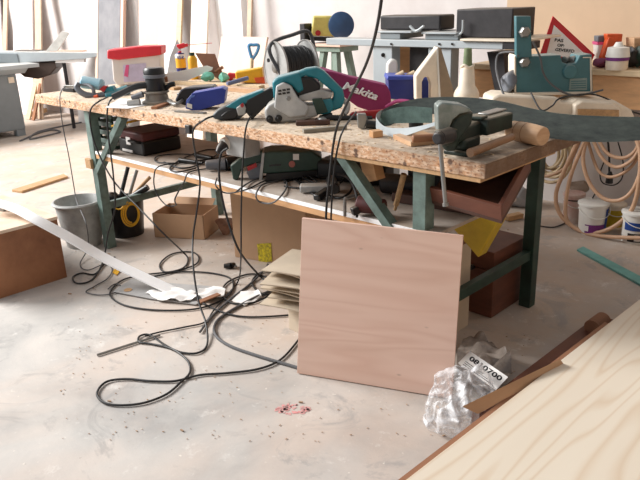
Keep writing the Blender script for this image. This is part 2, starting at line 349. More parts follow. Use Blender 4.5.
whitepl = mat('white_plastic', (232, 230, 224), .45, var=.04, dust=.15); mint = mat('mint_plastic', (120, 196, 170), .5); redt = mat('red_tool_paint', (176, 36, 40), .4); turq = mat('turquoise_strip', (120, 178, 170), .6); ink = mat('black_ink', (24, 24, 26), .7, var=0.01)
purple = mat('purple_print', (120, 46, 130), .5); bluepr = mat('blue_print', (34, 76, 156), .5); pink = mat('pink_print', (232, 96, 150), .6); darkgreen = mat('dark_green_plastic', (44, 70, 60), .5, var=.15, dust=.15); rust = mat('worn_red_paint', (84, 36, 34), .6, var=.2)
clearpl = mat('translucent_plastic', (232, 224, 218), .35, var=.03, alpha=.82)
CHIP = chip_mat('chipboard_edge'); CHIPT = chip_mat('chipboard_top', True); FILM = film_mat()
PINE = grain_mat('pine_veneer', (226, 214, 196), (200, 168, 132), 15, .24, (2.8, .30, 1), 1.7, .35, strength=.40, soft=-.05)
OKOUME = grain_mat('okoume_plywood', (238, 206, 190), (222, 182, 164), 9, .42, (.6, .6, 5), 1.6, .5, strength=.5, knots=True, axis=(0, .07, 0))

# ------------------------------------------------------------------ setting
f = nb(); bb(f, (-11, -5, -.06), (6.2, 2.4, 0)); obj('floor', f, floor_mat(), kind='structure', smooth=1)
f = nb(); bb(f, (-11, 2.4, -.06), (6.32, 2.52, 3.2)); obj('wall_back', f, wallm, kind='structure')
f = nb(); bb(f, (-11.12, -5, -.06), (-11, 2.52, 3.2)); obj('wall_left', f, wallm, kind='structure')
f = nb(); bb(f, (6.2, -5, -.06), (6.32, 2.4, 3.2)); obj('unseen_wall_right', f, mat('tan_plaster', (176, 156, 138), .9, var=.05, scale=2.5), kind='structure')  # out of view, added to keep light off the right side
f = nb(); bb(f, (-1.15, 2.30, 0), (-.8, 2.4, 3.2)); obj('trim_1', f, white, kind='structure')
f = nb(); bb(f, (-3.0, 2.33, 0), (-2.55, 2.4, 3.2)); obj('trim_2', f, white, kind='structure')

# ------------------------------------------------------------------ workbench
L_, D_, H_, T_ = 3.04, 1.05, .85, .05
wb = thing('workbench', 'long workbench with chipboard top and green steel trestle legs, covered in tools', 'workbench', (1.52, .5, 0))
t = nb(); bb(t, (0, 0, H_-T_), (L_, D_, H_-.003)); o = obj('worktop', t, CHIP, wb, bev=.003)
t = nb(); bb(t, (.002, .002, H_-.003), (L_-.002, D_-.002, H_)); obj('worktop_surface', t, CHIPT, wb)
t = nb(); bb(t, (2.40, .004, H_-T_-.014), (L_-.02, .5, H_-T_)); obj('packing_strip', t, timber, wb)
XA, XB, YA, YB = .56, 2.782, .045, .845
for x, y, m in ((XA, YA, legg), (XA, YB, legg), (XB, YA, legg), (XB, YB, legd)):
    t = nb(); g = .052
    bb(t, (x-g/2, y-g/2, 0), (x+g/2, y-g/2+.006, H_-T_-.001)); bb(t, (x-g/2, y-g/2+.006, 0), (x-g/2+.006, y+g/2, H_-T_-.001)); bb(t, (x+g/2-.006, y-g/2+.006, 0), (x+g/2, y+g/2, H_-T_-.001))
    obj('leg', t, m, wb, bev=.001)
for x, m in ((XA, legg), (XB, legd)):
    t = nb(); beam(t, (x, YA+.027, .249), (x, YB-.027, .249), .03, .042); obj('crossbar', t, m, wb, bev=.002)
    t = nb(); beam(t, (x, YA+.027, .775), (x, YB-.027, .775), .03, .045); obj('top_rail', t, m, wb, bev=.002)
for x0, x1, z1 in ((.93, .585, .46), (2.425, 2.76, .46)):
    t = nb(); beam(t, (x0, .03, .797), (x1, .03, z1), .034, .042, up=(0, 1, 0)); obj('brace', t, legg, wb, bev=.002)
t = nb(); quadbox(t, [(XB-.02, YB-.03, .66), (XB-.02, YB-.03, .78), (XB-.02, YB-.16, .78)], (.006, 0, 0)); obj('gusset', t, legd, wb)
t = nb(); bb(t, (.50, .0, .475), (.56, .018, .53)); obj('spacer_block', t, timber, wb, bev=.002)
t = nb(); bb(t, (.60, .022, .566), (2.85, .56, .579)); obj('shelf_board', t, mat('shelf_melamine', (196, 186, 176), .6, c2=(150, 132, 116), scale=5), wb)
t = nb(); bb(t, (.60, .018, .563), (2.85, .022, .579)); obj('shelf_edging', t, white, wb)
t = nb(); bb(t, (.60, .02, .538), (2.85, .05, .5655)); bb(t, (.62, .50, .538), (2.8, .54, .5655)); obj('shelf_batten', t, orangew, wb)

# ------------------------------------------------------------------ big flat pieces in front
ply = nb()
P0, P1 = gz(297, 372), gz(452, 398); ax = (P1-P0).normalized(); nrm = Vector((ax.y, -ax.x, 0)); T0 = gy(302, 217, -.19)
dist = (T0-P0).dot(-nrm)
def onp(px, py):   # the leaning plane
    up = (T0-P0); up = up-ax*up.dot(ax); N_ = ax.cross(up).normalized(); d = ray(px, py); return CAM+d*((P0-CAM).dot(N_)/d.dot(N_))
UPN = ax.cross((T0-P0)).normalized()
if UPN.dot(CAM-P0) > 0: UPN = -UPN
quadbox(ply, [P0, P1, onp(463, 235), onp(302, 217)], UPN*.012)
for v in ply.verts: v.co.z += .004
obj('plywood_sheet', ply, OKOUME, bev=.001, label='square pinkish plywood panel leaning upright against the front of the workbench', cat='plywood')

ZB = .26
t = nb(); e0 = gz(438, 453, ZB); e1 = gz(640, 297, ZB); dd = (e1-e0).normalized(); px_ = Vector((dd.y, -dd.x, 0))
a0 = e0-dd*.25; a1 = e1+dd*.5
quadbox(t, [a0, a1, a1+px_*1.25, a0+px_*1.25], (0, 0, -.018)); obj('pine_board', t, PINE, bev=.001, label='large pale pine-veneered board with wavy grain lying in the right foreground', cat='board')
def lay(d0, d1, s0, s1, z0, z1):   # block laid along the board: d along, s across
    q = nb(); quadbox(q, [e0+dd*d0+px_*s0+Vector((0, 0, z1-ZB)), e0+dd*d1+px_*s0+Vector((0, 0, z1-ZB)), e0+dd*d1+px_*s1+Vector((0, 0, z1-ZB)), e0+dd*d0+px_*s1+Vector((0, 0, z1-ZB))], (0, 0, z0-z1)); return q
obj('cardboard_sheet', lay(-.2, 1.0, -.028, 1.1, ZB-.024, ZB-.0185), cardd, label='brown cardboard sheet sticking out from under the large pine board', cat='cardboard')
obj('timber_stack', lay(-.2, 1.5, .10, 1.1, 0, ZB-.0245), redd, bev=.003, label='low stack of red-brown timber carrying the large pine board', cat='timber')
q = nb(); A0 = gz(466, 404, ZB-.03); quad = [gz(478, 412, ZB-.022), gz(566, 366, ZB-.022), gz(560, 358, ZB+.02), gz(463, 405, ZB+.0)]
quadbox(q, quad, (0, 0, .003)); obj('cardboard_flap', q, card, label='folded cardboard flap between the plastic bag and the pine board', cat='cardboard')
q = nb(); s0, s1 = gz(470, 421, .05), gz(600, 325, .05); beam(q, s0+Vector((.05, .0, .0)), s1+Vector((.03, 0, 0)), .09, .1)
obj('wooden_beam', q, redw, bev=.003, label='dark red-brown beam on the floor alongside the pine board', cat='beam')
q = nb(); a = gz(590, 330, .105); b = gz(632, 300, .105); a = gz(588, 333, .085); b = a+(b-a).normalized()*.085; bar(q, a+Vector((.012, 0, .033)), b+Vector((.012, 0, .033)), .032, seg=24); obj('cardboard_tube', q, cardd, label='short brown cardboard tube lying on the dark beam beside the pine board', cat='tube')

# low plywood table with strip at the left
lt = thing('plywood_box', 'brown plywood box with dusty light top at the left edge of the photo', 'box', (.45, -.5, 0))
t = nb(); bb(t, (.788, -.75, 0), (.80, -.346, .318)); bb(t, (.0, -.358, 0), (.787, -.346, .318)); bb(t, (.0, -.75, 0), (.012, -.359, .318)); obj('side_panel', t, brownw, lt)
t = nb(); bb(t, (-.01, -.76, .3185), (.803, -.343, .334)); obj('top_panel', t, mat('dusty_top', (224, 204, 184), .7, c2=(206, 180, 156), scale=6), lt, bev=.001)
q = nb(); A = gz(3, 209, .334); box(q, A+Vector((0, 0, .012)), (.03, .02, .024), .4); bar(q, A+Vector((0, 0, .024)), A+Vector((0, 0, .04)), .006); obj('metal_bracket', q, steel, label='tiny metal bracket standing on the dusty plywood box', cat='bracket', bev=.001)
q = nb(); pts = [gz(-14, 199, .40), gz(14, 207, .375), gz(35, 218, .35), gz(70, 237, .25), gz(110, 260, .13), gz(175, 291, .006)]
E = []
for i, p in enumerate(spline(pts, 4)): E.append((p+HV*.043+Vector((0, 0, .004)), p-HV*.043))
ribbon(q, E, .008, 2); obj('white_strip', q, white, label='long bowed white strip leaning from the plywood box down to the floor', cat='strip')

# ------------------------------------------------------------------ under the bench, left
c = gz(79, 248, 0)+HV*.11; c.z = 0
bk = thing('zinc_bucket', 'round grey galvanised bucket standing at the left bench leg', 'bucket', c)
t = nb(); lathe(t, c, [(.0, .002), (.095, .002), (.10, 0), (.135, .26), (.142, .262), (.142, .272), (.134, .272), (.128, .255), (.094, .012), (0, .012)], seg=40); obj('bucket_body', t, zinc, bk)
t = nb(); tube(t, [c+RV*.142*math.cos(a)+HV*.142*math.sin(a)+Vector((0, 0, .262)) for a in [2*PI*i/24 for i in range(24)]], .007, closed=True, n=3); obj('rim', t, zinc, bk)

c = gz(124, 236, 0)+HV*.09; c.z = 0
bn = thing('black_bin', 'black bin full of scrap offcuts standing behind the left bench leg', 'bin', c)
t = nb(); lathe(t, c, [(0, .0), (.10, 0), (.12, .21), (.126, .212), (.126, .222), (.114, .222), (.095, .01), (0, .01)], seg=28); obj('bin_body', t, black, bn)
for k, (a, b, r, m, nm, lb, ct) in enumerate([((118, 205, .02), (128, 165, .06), .012, darkm, 'iron_pipe', 'dark iron pipe poking up steeply out of the black bin', 'pipe'), ((126, 205, .0), (137, 168, .02), .010, steel, 'steel_pipe', 'grey steel pipe standing in the black bin beside the dark one', 'pipe'),
        ((122, 204, -.03), (150, 175, -.02), .011, timber, 'timber_batten', 'pale wooden slat sticking out of the black bin to the right', 'slat'), ((120, 202, -.05), (148, 185, -.06), .018, black, 'black_tool', 'thick black handle lying across the mouth of the black bin', 'handle')]):
    A = c+Vector((0, 0, .1)); q = nb(); bar(q, sp(A, a[0], a[1], a[2]), sp(A, b[0], b[1], b[2]), r); obj(nm, q, m, label=lb, cat=ct, bev=.001)
q = nb(); crumple(ico(q, c+Vector((-.06, -.03, .225)), .035, 3), .02, 30, 3); obj('rag', q, darkm, label='dark crumpled rag on the rim of the black bin', cat='rag')
pc = c-HV*.155; pts = []
for k in range(34):
    a = k*2*PI/11; pts.append(sp(pc, 130+(10-k*.12)*math.sin(a)+k*.06, 212+(14-k*.16)*math.cos(a), .0006*k))
q = nb(); tube(q, [sp(pc, 106, 196), sp(pc, 113, 205), sp(pc, 121, 207)]+pts[6:], .005, n=3); obj('yellow_cable', q, yellow, label='coil of yellow cable hanging against the black bin', cat='cable')

c = (gz(155, 235)+gz(205, 238))/2; dx = (gz(205, 238)-gz(155, 235)); rz = math.atan2(dx.y, dx.x); wv = dx.length; cc = c+Vector((-math.sin(rz), math.cos(rz), 0))*.11+Vector((0, 0, .075))
sb = thing('open_cardboard_box', 'small open cardboard box on the floor under the bench behind the cables', 'box', (cc.x, cc.y, 0))
t = nb(); openbox(t, cc, (wv, .22, .15), .004, rz); obj('box_body', t, card, sb)
t = nb(); box(t, cc+Matrix.Rotation(rz, 3, 'Z') @ Vector((0, .135, .088)), (wv*.8, .06, .003), rot=Matrix.Rotation(rz, 3, 'Z') @ Matrix.Rotation(.5, 3, 'X')); obj('flap', t, card, sb)
q = nb(); A = gz(222, 233); ico(q, A+Vector((0, .04, .045)), .05, 4, (1, 1.2, .9)); crumple(q, .035, 18, 5)
for v in q.verts: v.co.z = max(.001, v.co.z)
obj('crumpled_paper_sack', q, mat('brown_sack', (150, 116, 96), .85, c2=(110, 80, 66), scale=20), label='crumpled brown paper sack between the open box and the large carton', cat='sack')
c0, c1 = gz(235, 255), gz(308, 267); rz = math.atan2((c1-c0).y, (c1-c0).x); wv = (c1-c0).length; cc = (c0+c1)/2+Vector((-math.sin(rz), math.cos(rz), 0))*.16
cb = thing('large_carton', 'large closed cardboard carton standing beneath the shelf', 'carton', (cc.x, cc.y, 0))
t = nb(); box(t, cc+Vector((0, 0, .19)), (wv, .32, .38), rz); obj('carton_body', t, card, cb, bev=.004)
t = nb(); box(t, cc+Vector((0, 0, .3805)), (.05, .325, .002), rz); obj('packing_tape', t, timber, cb)
n_ = Vector((math.sin(rz), -math.cos(rz), 0)); q = nb(); A = gz(262, 262, 0)
lb0 = [CAM+ray(x, y)*((c0+n_*.003-CAM).dot(n_)/ray(x, y).dot(n_)) for x, y in ((257, 242), (271, 241), (272, 259), (259, 262))]
q = nb(); quadbox(q, lb0, -n_*.002); obj('label', q, mat('yellow_label', (222, 200, 30), .6, c2=(120, 110, 40), scale=70), cb, label='yellow printed label')

# folded cardboard sheets piled behind the plywood, on a small carton
A = gz(289, 327, 0)
sc_ = thing('small_carton', 'small pale carton standing under the pile of folded cardboard', 'carton', A)
t = nb(); bb(t, (A.x, A.y, 0), (A.x+.24, A.y+.2, .125)); obj('carton_body', t, cardl, sc_, bev=.003)
tips = [(292, 300, 286, 276), (283, 292, 270, 268), (276, 284, 262, 266), (272, 278, 266, 262), (281, 272, 272, 258), (285, 262, 270, 253), (290, 252, 279, 246)]
for k in range(7):
    z = .127+.0245*k
    C0 = A+Vector((.075-.012*(k % 3), .07+.012*((k*3) % 4), z)); R_ = Matrix.Rotation(.30+.16*math.sin(k*2.1), 3, 'Z') @ Matrix.Rotation(.10+.03*math.sin(k*1.7), 3, 'Y')
    E = []; ww = .34-.02*(k % 3)
    for x in (-.5, -.25, 0, .25, .5):
        bow = .010*math.cos(x*PI)*(1 if k != 5 else 2); E.append((C0+R_ @ Vector((x*ww, .12, bow)), C0+R_ @ Vector((x*ww, -.13+.03*x, bow))))
    q = nb(); ribbon(q, E, .005, 4)
    obj('cardboard_sheet', q, cardl, label=['lowest', 'second from the bottom', 'third from the bottom', 'middle', 'third from the top', 'second from the top', 'uppermost'][k]+' flattened cardboard sheet in the pile beside the plywood panel', cat='cardboard', group='flattened cardboard pile')

# ------------------------------------------------------------------ under the bench, right
t = nb(); c = Vector((2.57, .36, 0)); openbox(t, c+Vector((0, 0, .19)), (.24, .3, .38), .005, 0)
gc = thing('beige_carton', 'tall narrow beige carton behind the right edge of the plywood panel', 'carton', c); obj('carton_body', t, cardl, gc)
t = nb(); box(t, c+Vector((0, .0, .384)), (.24, .3, .004)); obj('lid', t, cardd, gc)
x1, y0, y1 = 2.735, .62, .89; hh = gx(522.6, 236, x1).z
wc = thing('wooden_case', 'red-brown wooden case with dark seams on the floor behind the right crossbar', 'case', (x1-.16, .755, 0))
t = nb(); bb(t, (x1-.24, y0, .004), (x1, y1, hh*.72)); obj('case_body', t, redw, wc, bev=.003)
t = nb(); bb(t, (x1-.242, y0-.002, hh*.72+.003), (x1+.002, y1+.002, hh)); obj('case_lid', t, redw, wc, bev=.003)
t = nb(); bar(t, (x1-.10, y0-.002, hh*.72), (x1-.10, y0-.014, hh*.72), .012); obj('latch', t, darkm, wc)
A = Vector((2.80, .16, .0))
q = nb(); Y0 = gy(478, 256, .30); pl = [gy(x, y, .30) for x, y in ((452, 226), (474, 209), (498, 220), (478, 256))]; quadbox(q, pl, (0, .06, 0)); obj('yellow_plastic_tub', q, yel2, bev=.006, label='yellow plastic tub wedged under the shelf end above the beige carton', cat='tub')
# dark wooden drawer hanging askew under the right end
FL, FR, RR = gy(427, 200, .06), gy(502, 222, .05), gy(531, 169, .36)
nn = (FR-FL).cross(RR-FR).normalized(); nn = nn if nn.dot(CAM-FR) > 0 else -nn
LL = RR+(FL-FR); side = (FL-FR).normalized(); bk = (RR-FR).normalized()
dk = thing('wooden_tray', 'dark red wooden tray wedged askew beneath the right end of the worktop', 'tray', FR)
t = nb(); quadbox(t, [FL, FR, RR, LL], nn*.012); obj('tray_bottom', t, redd, dk, bev=.001)
t = nb(); quadbox(t, [FL+nn*.0122, FR+nn*.0122, FR+bk*.014+nn*.0122, FL+bk*.014+nn*.0122], nn*.05); obj('front_rail', t, redw, dk, bev=.001)
t = nb(); quadbox(t, [FR+bk*.0145+nn*.0122, RR+nn*.0122, RR+side*.014+nn*.0122, FR+bk*.0145+side*.014+nn*.0122], nn*.05); obj('side_rail', t, redw, dk, bev=.001)
# grinder, clamp handle etc on the shelf later

# ------------------------------------------------------------------ items on the shelf (z .579)
ZS = .579
def box_on(c, s, rz=0.): q = nb(); box(q, (c[0], c[1], c[2]+s[2]/2), s, rz); return q
c = Vector((.84, .22, ZS)); tb = thing('tool_case', 'black and red plastic tool case on the left end of the shelf', 'tool case', c)
obj('case_body', box_on(c+Vector((0, 0, 0)), (.24, .24, .075)), black, tb, bev=.01); obj('case_lid', box_on(c+Vector((0, 0, .076)), (.24, .24, .045)), rust, tb, bev=.01)
q = nb(); bb(q, (c.x-.03, c.y-.126, ZS+.05), (c.x+.01, c.y-.1215, ZS+.09)); obj('sticker', q, paper, tb)
q = nb(); bb(q, (c.x-.08, c.y-.126, ZS+.010), (c.x+.02, c.y-.1215, ZS+.022)); obj('lettering_band', q, paper, tb)
q = nb(); tube(q, [c+Vector((.04, -.12, .07)), c+Vector((.04, -.15, .08)), c+Vector((.10, -.15, .08)), c+Vector((.10, -.12, .07))], .007); obj('handle', q, black, tb)
c = Vector((.47, .10, .60)); cr = thing('slatted_crate', 'green slatted crate tucked behind the left bench leg under the worktop', 'crate', c)
q = nb()
for k in range(4): bb(q, (c.x, c.y, .605+k*.048), (c.x+.20, c.y+.01, .63+k*.048))
for k in range(4): bb(q, (c.x, c.y+.0105, .605+k*.048), (c.x+.01, c.y+.2, .63+k*.048))
obj('slats', q, legg, cr, bev=.002)
q = nb()
for x in (.02, .16): bb(q, (c.x+x, c.y+.0108, .60), (c.x+x+.02, c.y+.025, .795))
bb(q, (c.x, c.y, .585), (c.x+.20, c.y+.2, .5999)); obj('frame', q, legd, cr, bev=.002)
q = nb(); tube(q, [gy(95, 112, .10), gy(95, 140, .08), gy(103, 148, .07)], .006); obj('yellow_lead', q, yellow, label='yellow lead hanging behind the left bench leg', cat='cable')
q = nb(); tube(q, [gy(112, 124, .08), gy(125, 121, .09), gy(140, 118, .2), gy(160, 116, .3)], .006); obj('yellow_lead', q, yellow, label='yellow lead strung beneath the left part of the worktop', cat='cable')

def cable(pts, r, label, m=None, name='power_cable', n=8):
    q = nb(); tube(q, pts, r, n=n); return obj(name, q, m or rubber, label=label, cat='cable')
s = lambda x, y, z=ZS+.006: gz(x, y, z)
# socket box under the worktop
c = gy(228, 140, .06); sk = thing('socket_box', 'grey double power socket fixed under the front edge of the worktop', 'socket', Vector((c.x, .09, .74)))
q = nb(); box(q, (c.x+.05, .10, .745), (.13, .09, .1)); obj('housing', q, cast, sk, bev=.006)
q = nb(); lathe(q, (c.x-.01, .055, .745), [(0, .018), (.026, .018), (.03, 0), (0, 0)], axis=(0, -1, 0)); obj('socket_face', q, whitepl, sk)
q = nb(); lathe(q, (c.x+.0, .036, .745), [(0, .0), (.024, .0), (.018, .03), (.008, .05), (0, .05)], axis=(.1, -1, -.6), seg=20); obj('power_plug', q, darkm, label='dark grey plug pushed into the socket under the worktop', cat='plug')
c = gy(190, 127, -.005); q = nb(); box(q, (c.x, -.012, c.z), (.035, .018, .04)); obj('cable_clip', q, darkm, label='dark cable clip on the worktop front edge below the rotary tool', cat='clip', bev=.004)

# coiled plugs and rotary tool on the shelf
cable([s(212, 166), s(190, 170), s(184, 180), s(181, 195, ZS-.01)-Vector((0, .03, .0)), gy(176, 203, -.01), gy(166, 203, -.01), gy(156, 190, -.01), gy(154, 175, -.005), s(160, 164), s(190, 160), s(215, 156)], 0.0032, 'black cable looping over the shelf edge above the open box')
cable([s(205, 154), s(180, 152), s(158, 154), s(157, 160), s(180, 161), s(205, 159), s(232, 152)], 0.0032, 'black cable coiled flat on the shelf behind the plugs')
q = nb(); a, b = s(180, 158, ZS+.014), s(196, 160, ZS+.014); bar(q, a, b, .014, .010); bar(q, b, b+(b-a)*.4, .006); obj('power_plug', q, black, label='black plug lying on the shelf at the cable coil', cat='plug')
q = nb(); a, b = s(196, 153, ZS+.014), s(212, 156, ZS+.014); bar(q, a, b, .014, .010); obj('power_plug', q, black, label='second black plug behind the first one on the shelf', cat='plug')
A = s(222, 168, ZS); gt = thing('die_grinder', 'dark grey hand grinder lying on the shelf left of the green sander', 'grinder', A)
q = nb(); bar(q, s(206, 163, ZS+.03), s(226, 162, ZS+.03), .022, .030); obj('grip', q, greypl, gt, bev=.003); q = nb(); bar(q, s(226, 162, ZS+.03), s(240, 160, ZS+.032), .032, .03); obj('motor_housing', q, black, gt, bev=.003)
A = s(215, 158, ZS); q = nb()
# green belt sander and case
A = s(245, 178, ZS); A.y = max(A.y, .06)
gs = thing('green_sander', 'green hand power sander lying on the shelf beneath the worktop', 'sander', A)
q = nb(); slab(q, A, [(232, 172), (230, 164), (238, 158), (262, 148), (266, 150), (262, 160), (242, 166), (238, 178), (233, 178)], .05); obj('handle', q, darkgreen, gs, bev=.006)
q = nb(); slab(q, A, [(246, 170), (262, 160), (262, 176), (250, 178)], .07, .0); obj('sander_body', q, greypl, gs, bev=.004)
q = nb(); slab(q, A, [(247, 165), (256, 161), (257, 165), (248, 169)], .01, -.006); obj('switch', q, redt, gs)
A = s(262, 181, ZS)
mc = thing('green_machine', 'large dark green planer with round badge lying on the shelf', 'power tool', A)
q = nb(); slab(q, A, [(262, 172), (262, 151), (270, 149), (312, 149), (322, 156), (322, 168), (300, 170)], .13); obj('body', q, darkgreen, mc, bev=.008)
q = nb(); slab(q, A, [(259, 178), (262, 151), (264.5, 151), (262, 178)], .12, -.005); obj('end_plate', q, cast, mc)
q = nb(); slab(q, A, [(265, 180), (266, 172), (318, 168), (320, 174)], .12, .004); obj('sole', q, black, mc, bev=.003)
q = nb(); a = sp(A, 292, 162, 0); lathe(q, a, [(0, .004), (.014, .004), (.014, -.002), (0, -.002)], axis=-HV, seg=24); obj('badge', q, mat('badge_pink', (186, 110, 100), .6), mc)
q = nb(); slab(q, A, [(293, 152), (299, 152), (299, 158), (293, 158)], .004, -.003); obj('sticker', q, paper, mc)
q = nb(); slab(q, A, [(269, 163), (281, 162), (281, 163.5), (269, 164.5)], .004, -.003); obj('vent_slot', q, black, mc)
# cables on the shelf in the middle
cable([s(236, 190, .60), s(250, 180), s(268, 174), s(284, 178), s(287, 184), s(281, 194), gy(272, 201, .0), gy(260, 200, -.0), s(256, 193), s(262, 183), s(276, 179), s(292, 176)], 0.0036, 'grey cable looping over the shelf edge below the green planer', grub)
cable([s(284, 184), s(300, 186), s(312, 183), s(300, 178), s(320, 168), s(334, 165), s(345, 160)], 0.0036, 'black cable twisting across the shelf right of the green planer')
cable([s(284, 181), s(306, 172), s(318, 162, .62), s(335, 158, .62)], 0.0032, 'thin black cable over the back of the shelf')
cable([s(217, 176), s(216, 184, ZS+.004), gy(226, 191, .0), gy(245, 188, .0), s(262, 180), s(272, 176)], 0.0032, 'black cable running from the hand grinder along the shelf edge')
A = s(330, 188, ZS); q = nb(); beam(q, s(300, 186, ZS+.02), s(340, 185, ZS+.02), .05, .03)
gl = thing('grey_jigsaw', 'grey metal power tool lying on the shelf behind the hanging cables', 'power tool', A); obj('tool_body', q, cast, gl, bev=.006)
q = nb(); bar(q, s(331, 178, ZS+.05), s(334, 187, ZS+.05), .022); obj('motor_cap', q, black, gl, bev=.003)
q = nb(); beam(q, s(316, 196, ZS+.015), s(328, 188, ZS+.025), .03, .026); obj('handle', q, black, gl, bev=.006)
for k, (a, b, lb) in enumerate([((308, 172), (342, 170), 'grey steel bar lying at the back of the shelf, the nearer one'), ((312, 165), (345, 158), 'grey steel bar lying at the back of the shelf, the farther one')]):
    q = nb(); beam(q, s(*a, ZS+.01), s(*b, ZS+.01), .03, .02); obj('steel_bar', q, greypl, label=lb, cat='bar', bev=.002)
cable([s(335, 172, .64), s(348, 176, .66), s(355, 188, .65), s(357, 200, .62), gy(357, 215, -.0)], 0.0048, 'thick black cable arching over the shelf edge beside the red tool')
A = s(368, 210, ZS); rt = thing('red_tool', 'dark red power tool with pistol grip lying on the shelf beneath the right brace', 'power tool', A)
q = nb(); bar(q, s(358, 202, ZS+.04), s(385, 205, ZS+.04), .032, .028); obj('tool_body', q, rust, rt, bev=.006)
q = nb(); beam(q, s(360, 206, ZS+.03), s(352, 210, ZS+.02), .025, .03); obj('grip', q, darkm, rt, bev=.004)
q = nb(); tube(q, [gy(345, 214, .0), gy(345, 198, .0), gy(347, 196, .01), s(360, 192, ZS+.05)], .006); obj('iron_clamp_bar', q, steel, label='bent iron rod hooked over the shelf edge beside the dark red tool', cat='rod')
q = nb(); box(q, gy(372, 165, .10), (.06, .05, .10), rot=Matrix.Rotation(-.3, 3, 'Y')); obj('wooden_block', q, orangew, label='orange-brown wooden block under the worktop behind the right brace', cat='block', bev=.002)
q = nb(); bar(q, gy(404, 172, .12), gy(396, 203, .12), .011, .010); bar(q, gy(396, 203, .12), gy(395, 208, .12), .006); obj('screwdriver', q, timber, label='wooden handled tool hanging beneath the worktop left of the right bench leg', cat='tool')
q = nb(); A = s(380, 200, ZS); box(q, Vector((2.62, .45, ZS+.06)), (.3, .16, .12), .2); obj('dark_toolbox', q, darkm, label='dark toolbox at the back of the shelf right of the brace', cat='toolbox', bev=.008)
q = nb(); beam(q, (2.5, .26, ZS+.02), (2.85, .30, ZS+.02), .07, .035); obj('red_timber_offcut', q, redd, label='dark red timber offcut lying on the right end of the shelf', cat='timber', bev=.002)

cable([s(300, 168, .60), s(318, 174, .60), s(335, 170, .61), s(343, 178, .60), s(330, 184, .60), s(312, 180, .60), s(300, 172, .60), s(310, 160, .63), s(330, 156, .65)], .0045, 'black cable heaped on the shelf behind the grey jigsaw')
cable([s(322, 190), s(338, 196), s(350, 190, .60), s(352, 178, .62), s(340, 166, .64), s(322, 160, .64)], .0045, 'black cable looping around the grey jigsaw on the shelf')
cable([s(286, 170), s(296, 178), s(310, 190), s(322, 197), s(326, 188, .60), s(312, 176, .60), s(296, 166, .62)], .004, 'thin black cable crossing the shelf in front of the steel bars')
cable([s(164, 160), s(182, 166), s(200, 162), s(220, 150), s(206, 148), s(184, 156), s(170, 166), s(178, 170), s(196, 166)], .004, 'thin black cable tangled around the plugs on the shelf')
q = nb(); beam(q, (2.02, .34, ZS+.05), (2.34, .42, ZS+.05), .12, .09); obj('black_power_tool', q, black, label='black bulky power tool at the back of the shelf right of the green planer', cat='power tool', bev=.02)
q = nb(); bar(q, (2.40, .30, ZS+.045), (2.56, .34, ZS+.05), .042, .035); obj('dark_motor', q, darkm, label='dark round motor at the back of the shelf behind the red power tool', cat='motor', bev=.006)
#@@TOP
# ------------------------------------------------------------------ tools on the worktop
ZT = .8502
T = lambda x, y, z=ZT: gz(x, y, z)
def part(name, parent, m, A, pix, th, off=0., bev=0., label=None): q = nb(); slab(q, A, pix, th, off); return obj(name, q, m, parent, bev=bev, label=label)
def pbar(name, parent, m, A, a, b, r, r2=None, bev=0., label=None): q = nb(); bar(q, sp(A, *a), sp(A, *b), r, r2, 20); return obj(name, q, m, parent, bev=bev, label=label)
def ptube(name, parent, m, A, pts, r, n=8, label=None): q = nb(); tube(q, [sp(A, *p) for p in pts], r, n=n); return obj(name, q, m, parent, label=label)

A = T(92, 95); g = thing('angle_grinder', 'pale blue angle grinder with grey loop handle at the left end of the workbench', 'grinder', A)
pbar('motor_housing', g, lightblue, A, (82, 80, .05), (103, 83, .03), .036, .032, bev=.010)
pbar('gear_head', g, teal, A, (106, 96, 0), (129, 87, .05), .031, .027, bev=.006)
part('gear_housing', g, teal, A, [(103, 96), (104, 86), (112, 84), (116, 92), (112, 99)], .06, 0, .006)
ptube('loop_handle', g, greypl, A, [(79, 81, .0), (77, 86, -.01), (84, 92, -.02), (96, 94, -.01), (105, 92, .0)], .017)
ptube('handle_brace', g, greypl, A, [(79, 82, .03), (88, 83, .01), (93, 87, -.01), (94, 93, -.01)], .010)
pbar('lock_button', g, orange, A, (94, 95, -.03), (98, 94, -.03), .009, label='orange button')
part('switch', g, redt, A, [(99, 88), (103, 84), (107, 84), (104, 90)], .03, -.01)
q = nb(); beam(q, T(66, 87, ZT+.012), T(77, 88, ZT+.012), .05, .022); obj('steel_wedge', q, darkm, label='small dark wedge lying behind the grinder at the left bench end', cat='wedge', bev=.003)
q = nb(); bar(q, T(64, 84, ZT+.05), T(80, 84, ZT+.05), .006); bar(q, T(66, 84, ZT+.0), T(66, 84, ZT+.05), .005); obj('metal_rod', q, steel, label='thin metal rod above the dark wedge at the left bench end', cat='rod')
q = nb(); pp = [T(105, 106), T(120, 97), T(152, 98), T(150, 103), T(128, 107)]; quadbox(q, [p+Vector((0, 0, .003)) for p in pp], (0, 0, -.002)); obj('paper_sheet', q, paper, label='white paper sheet lying between the grinder and the disc sander', cat='paper')
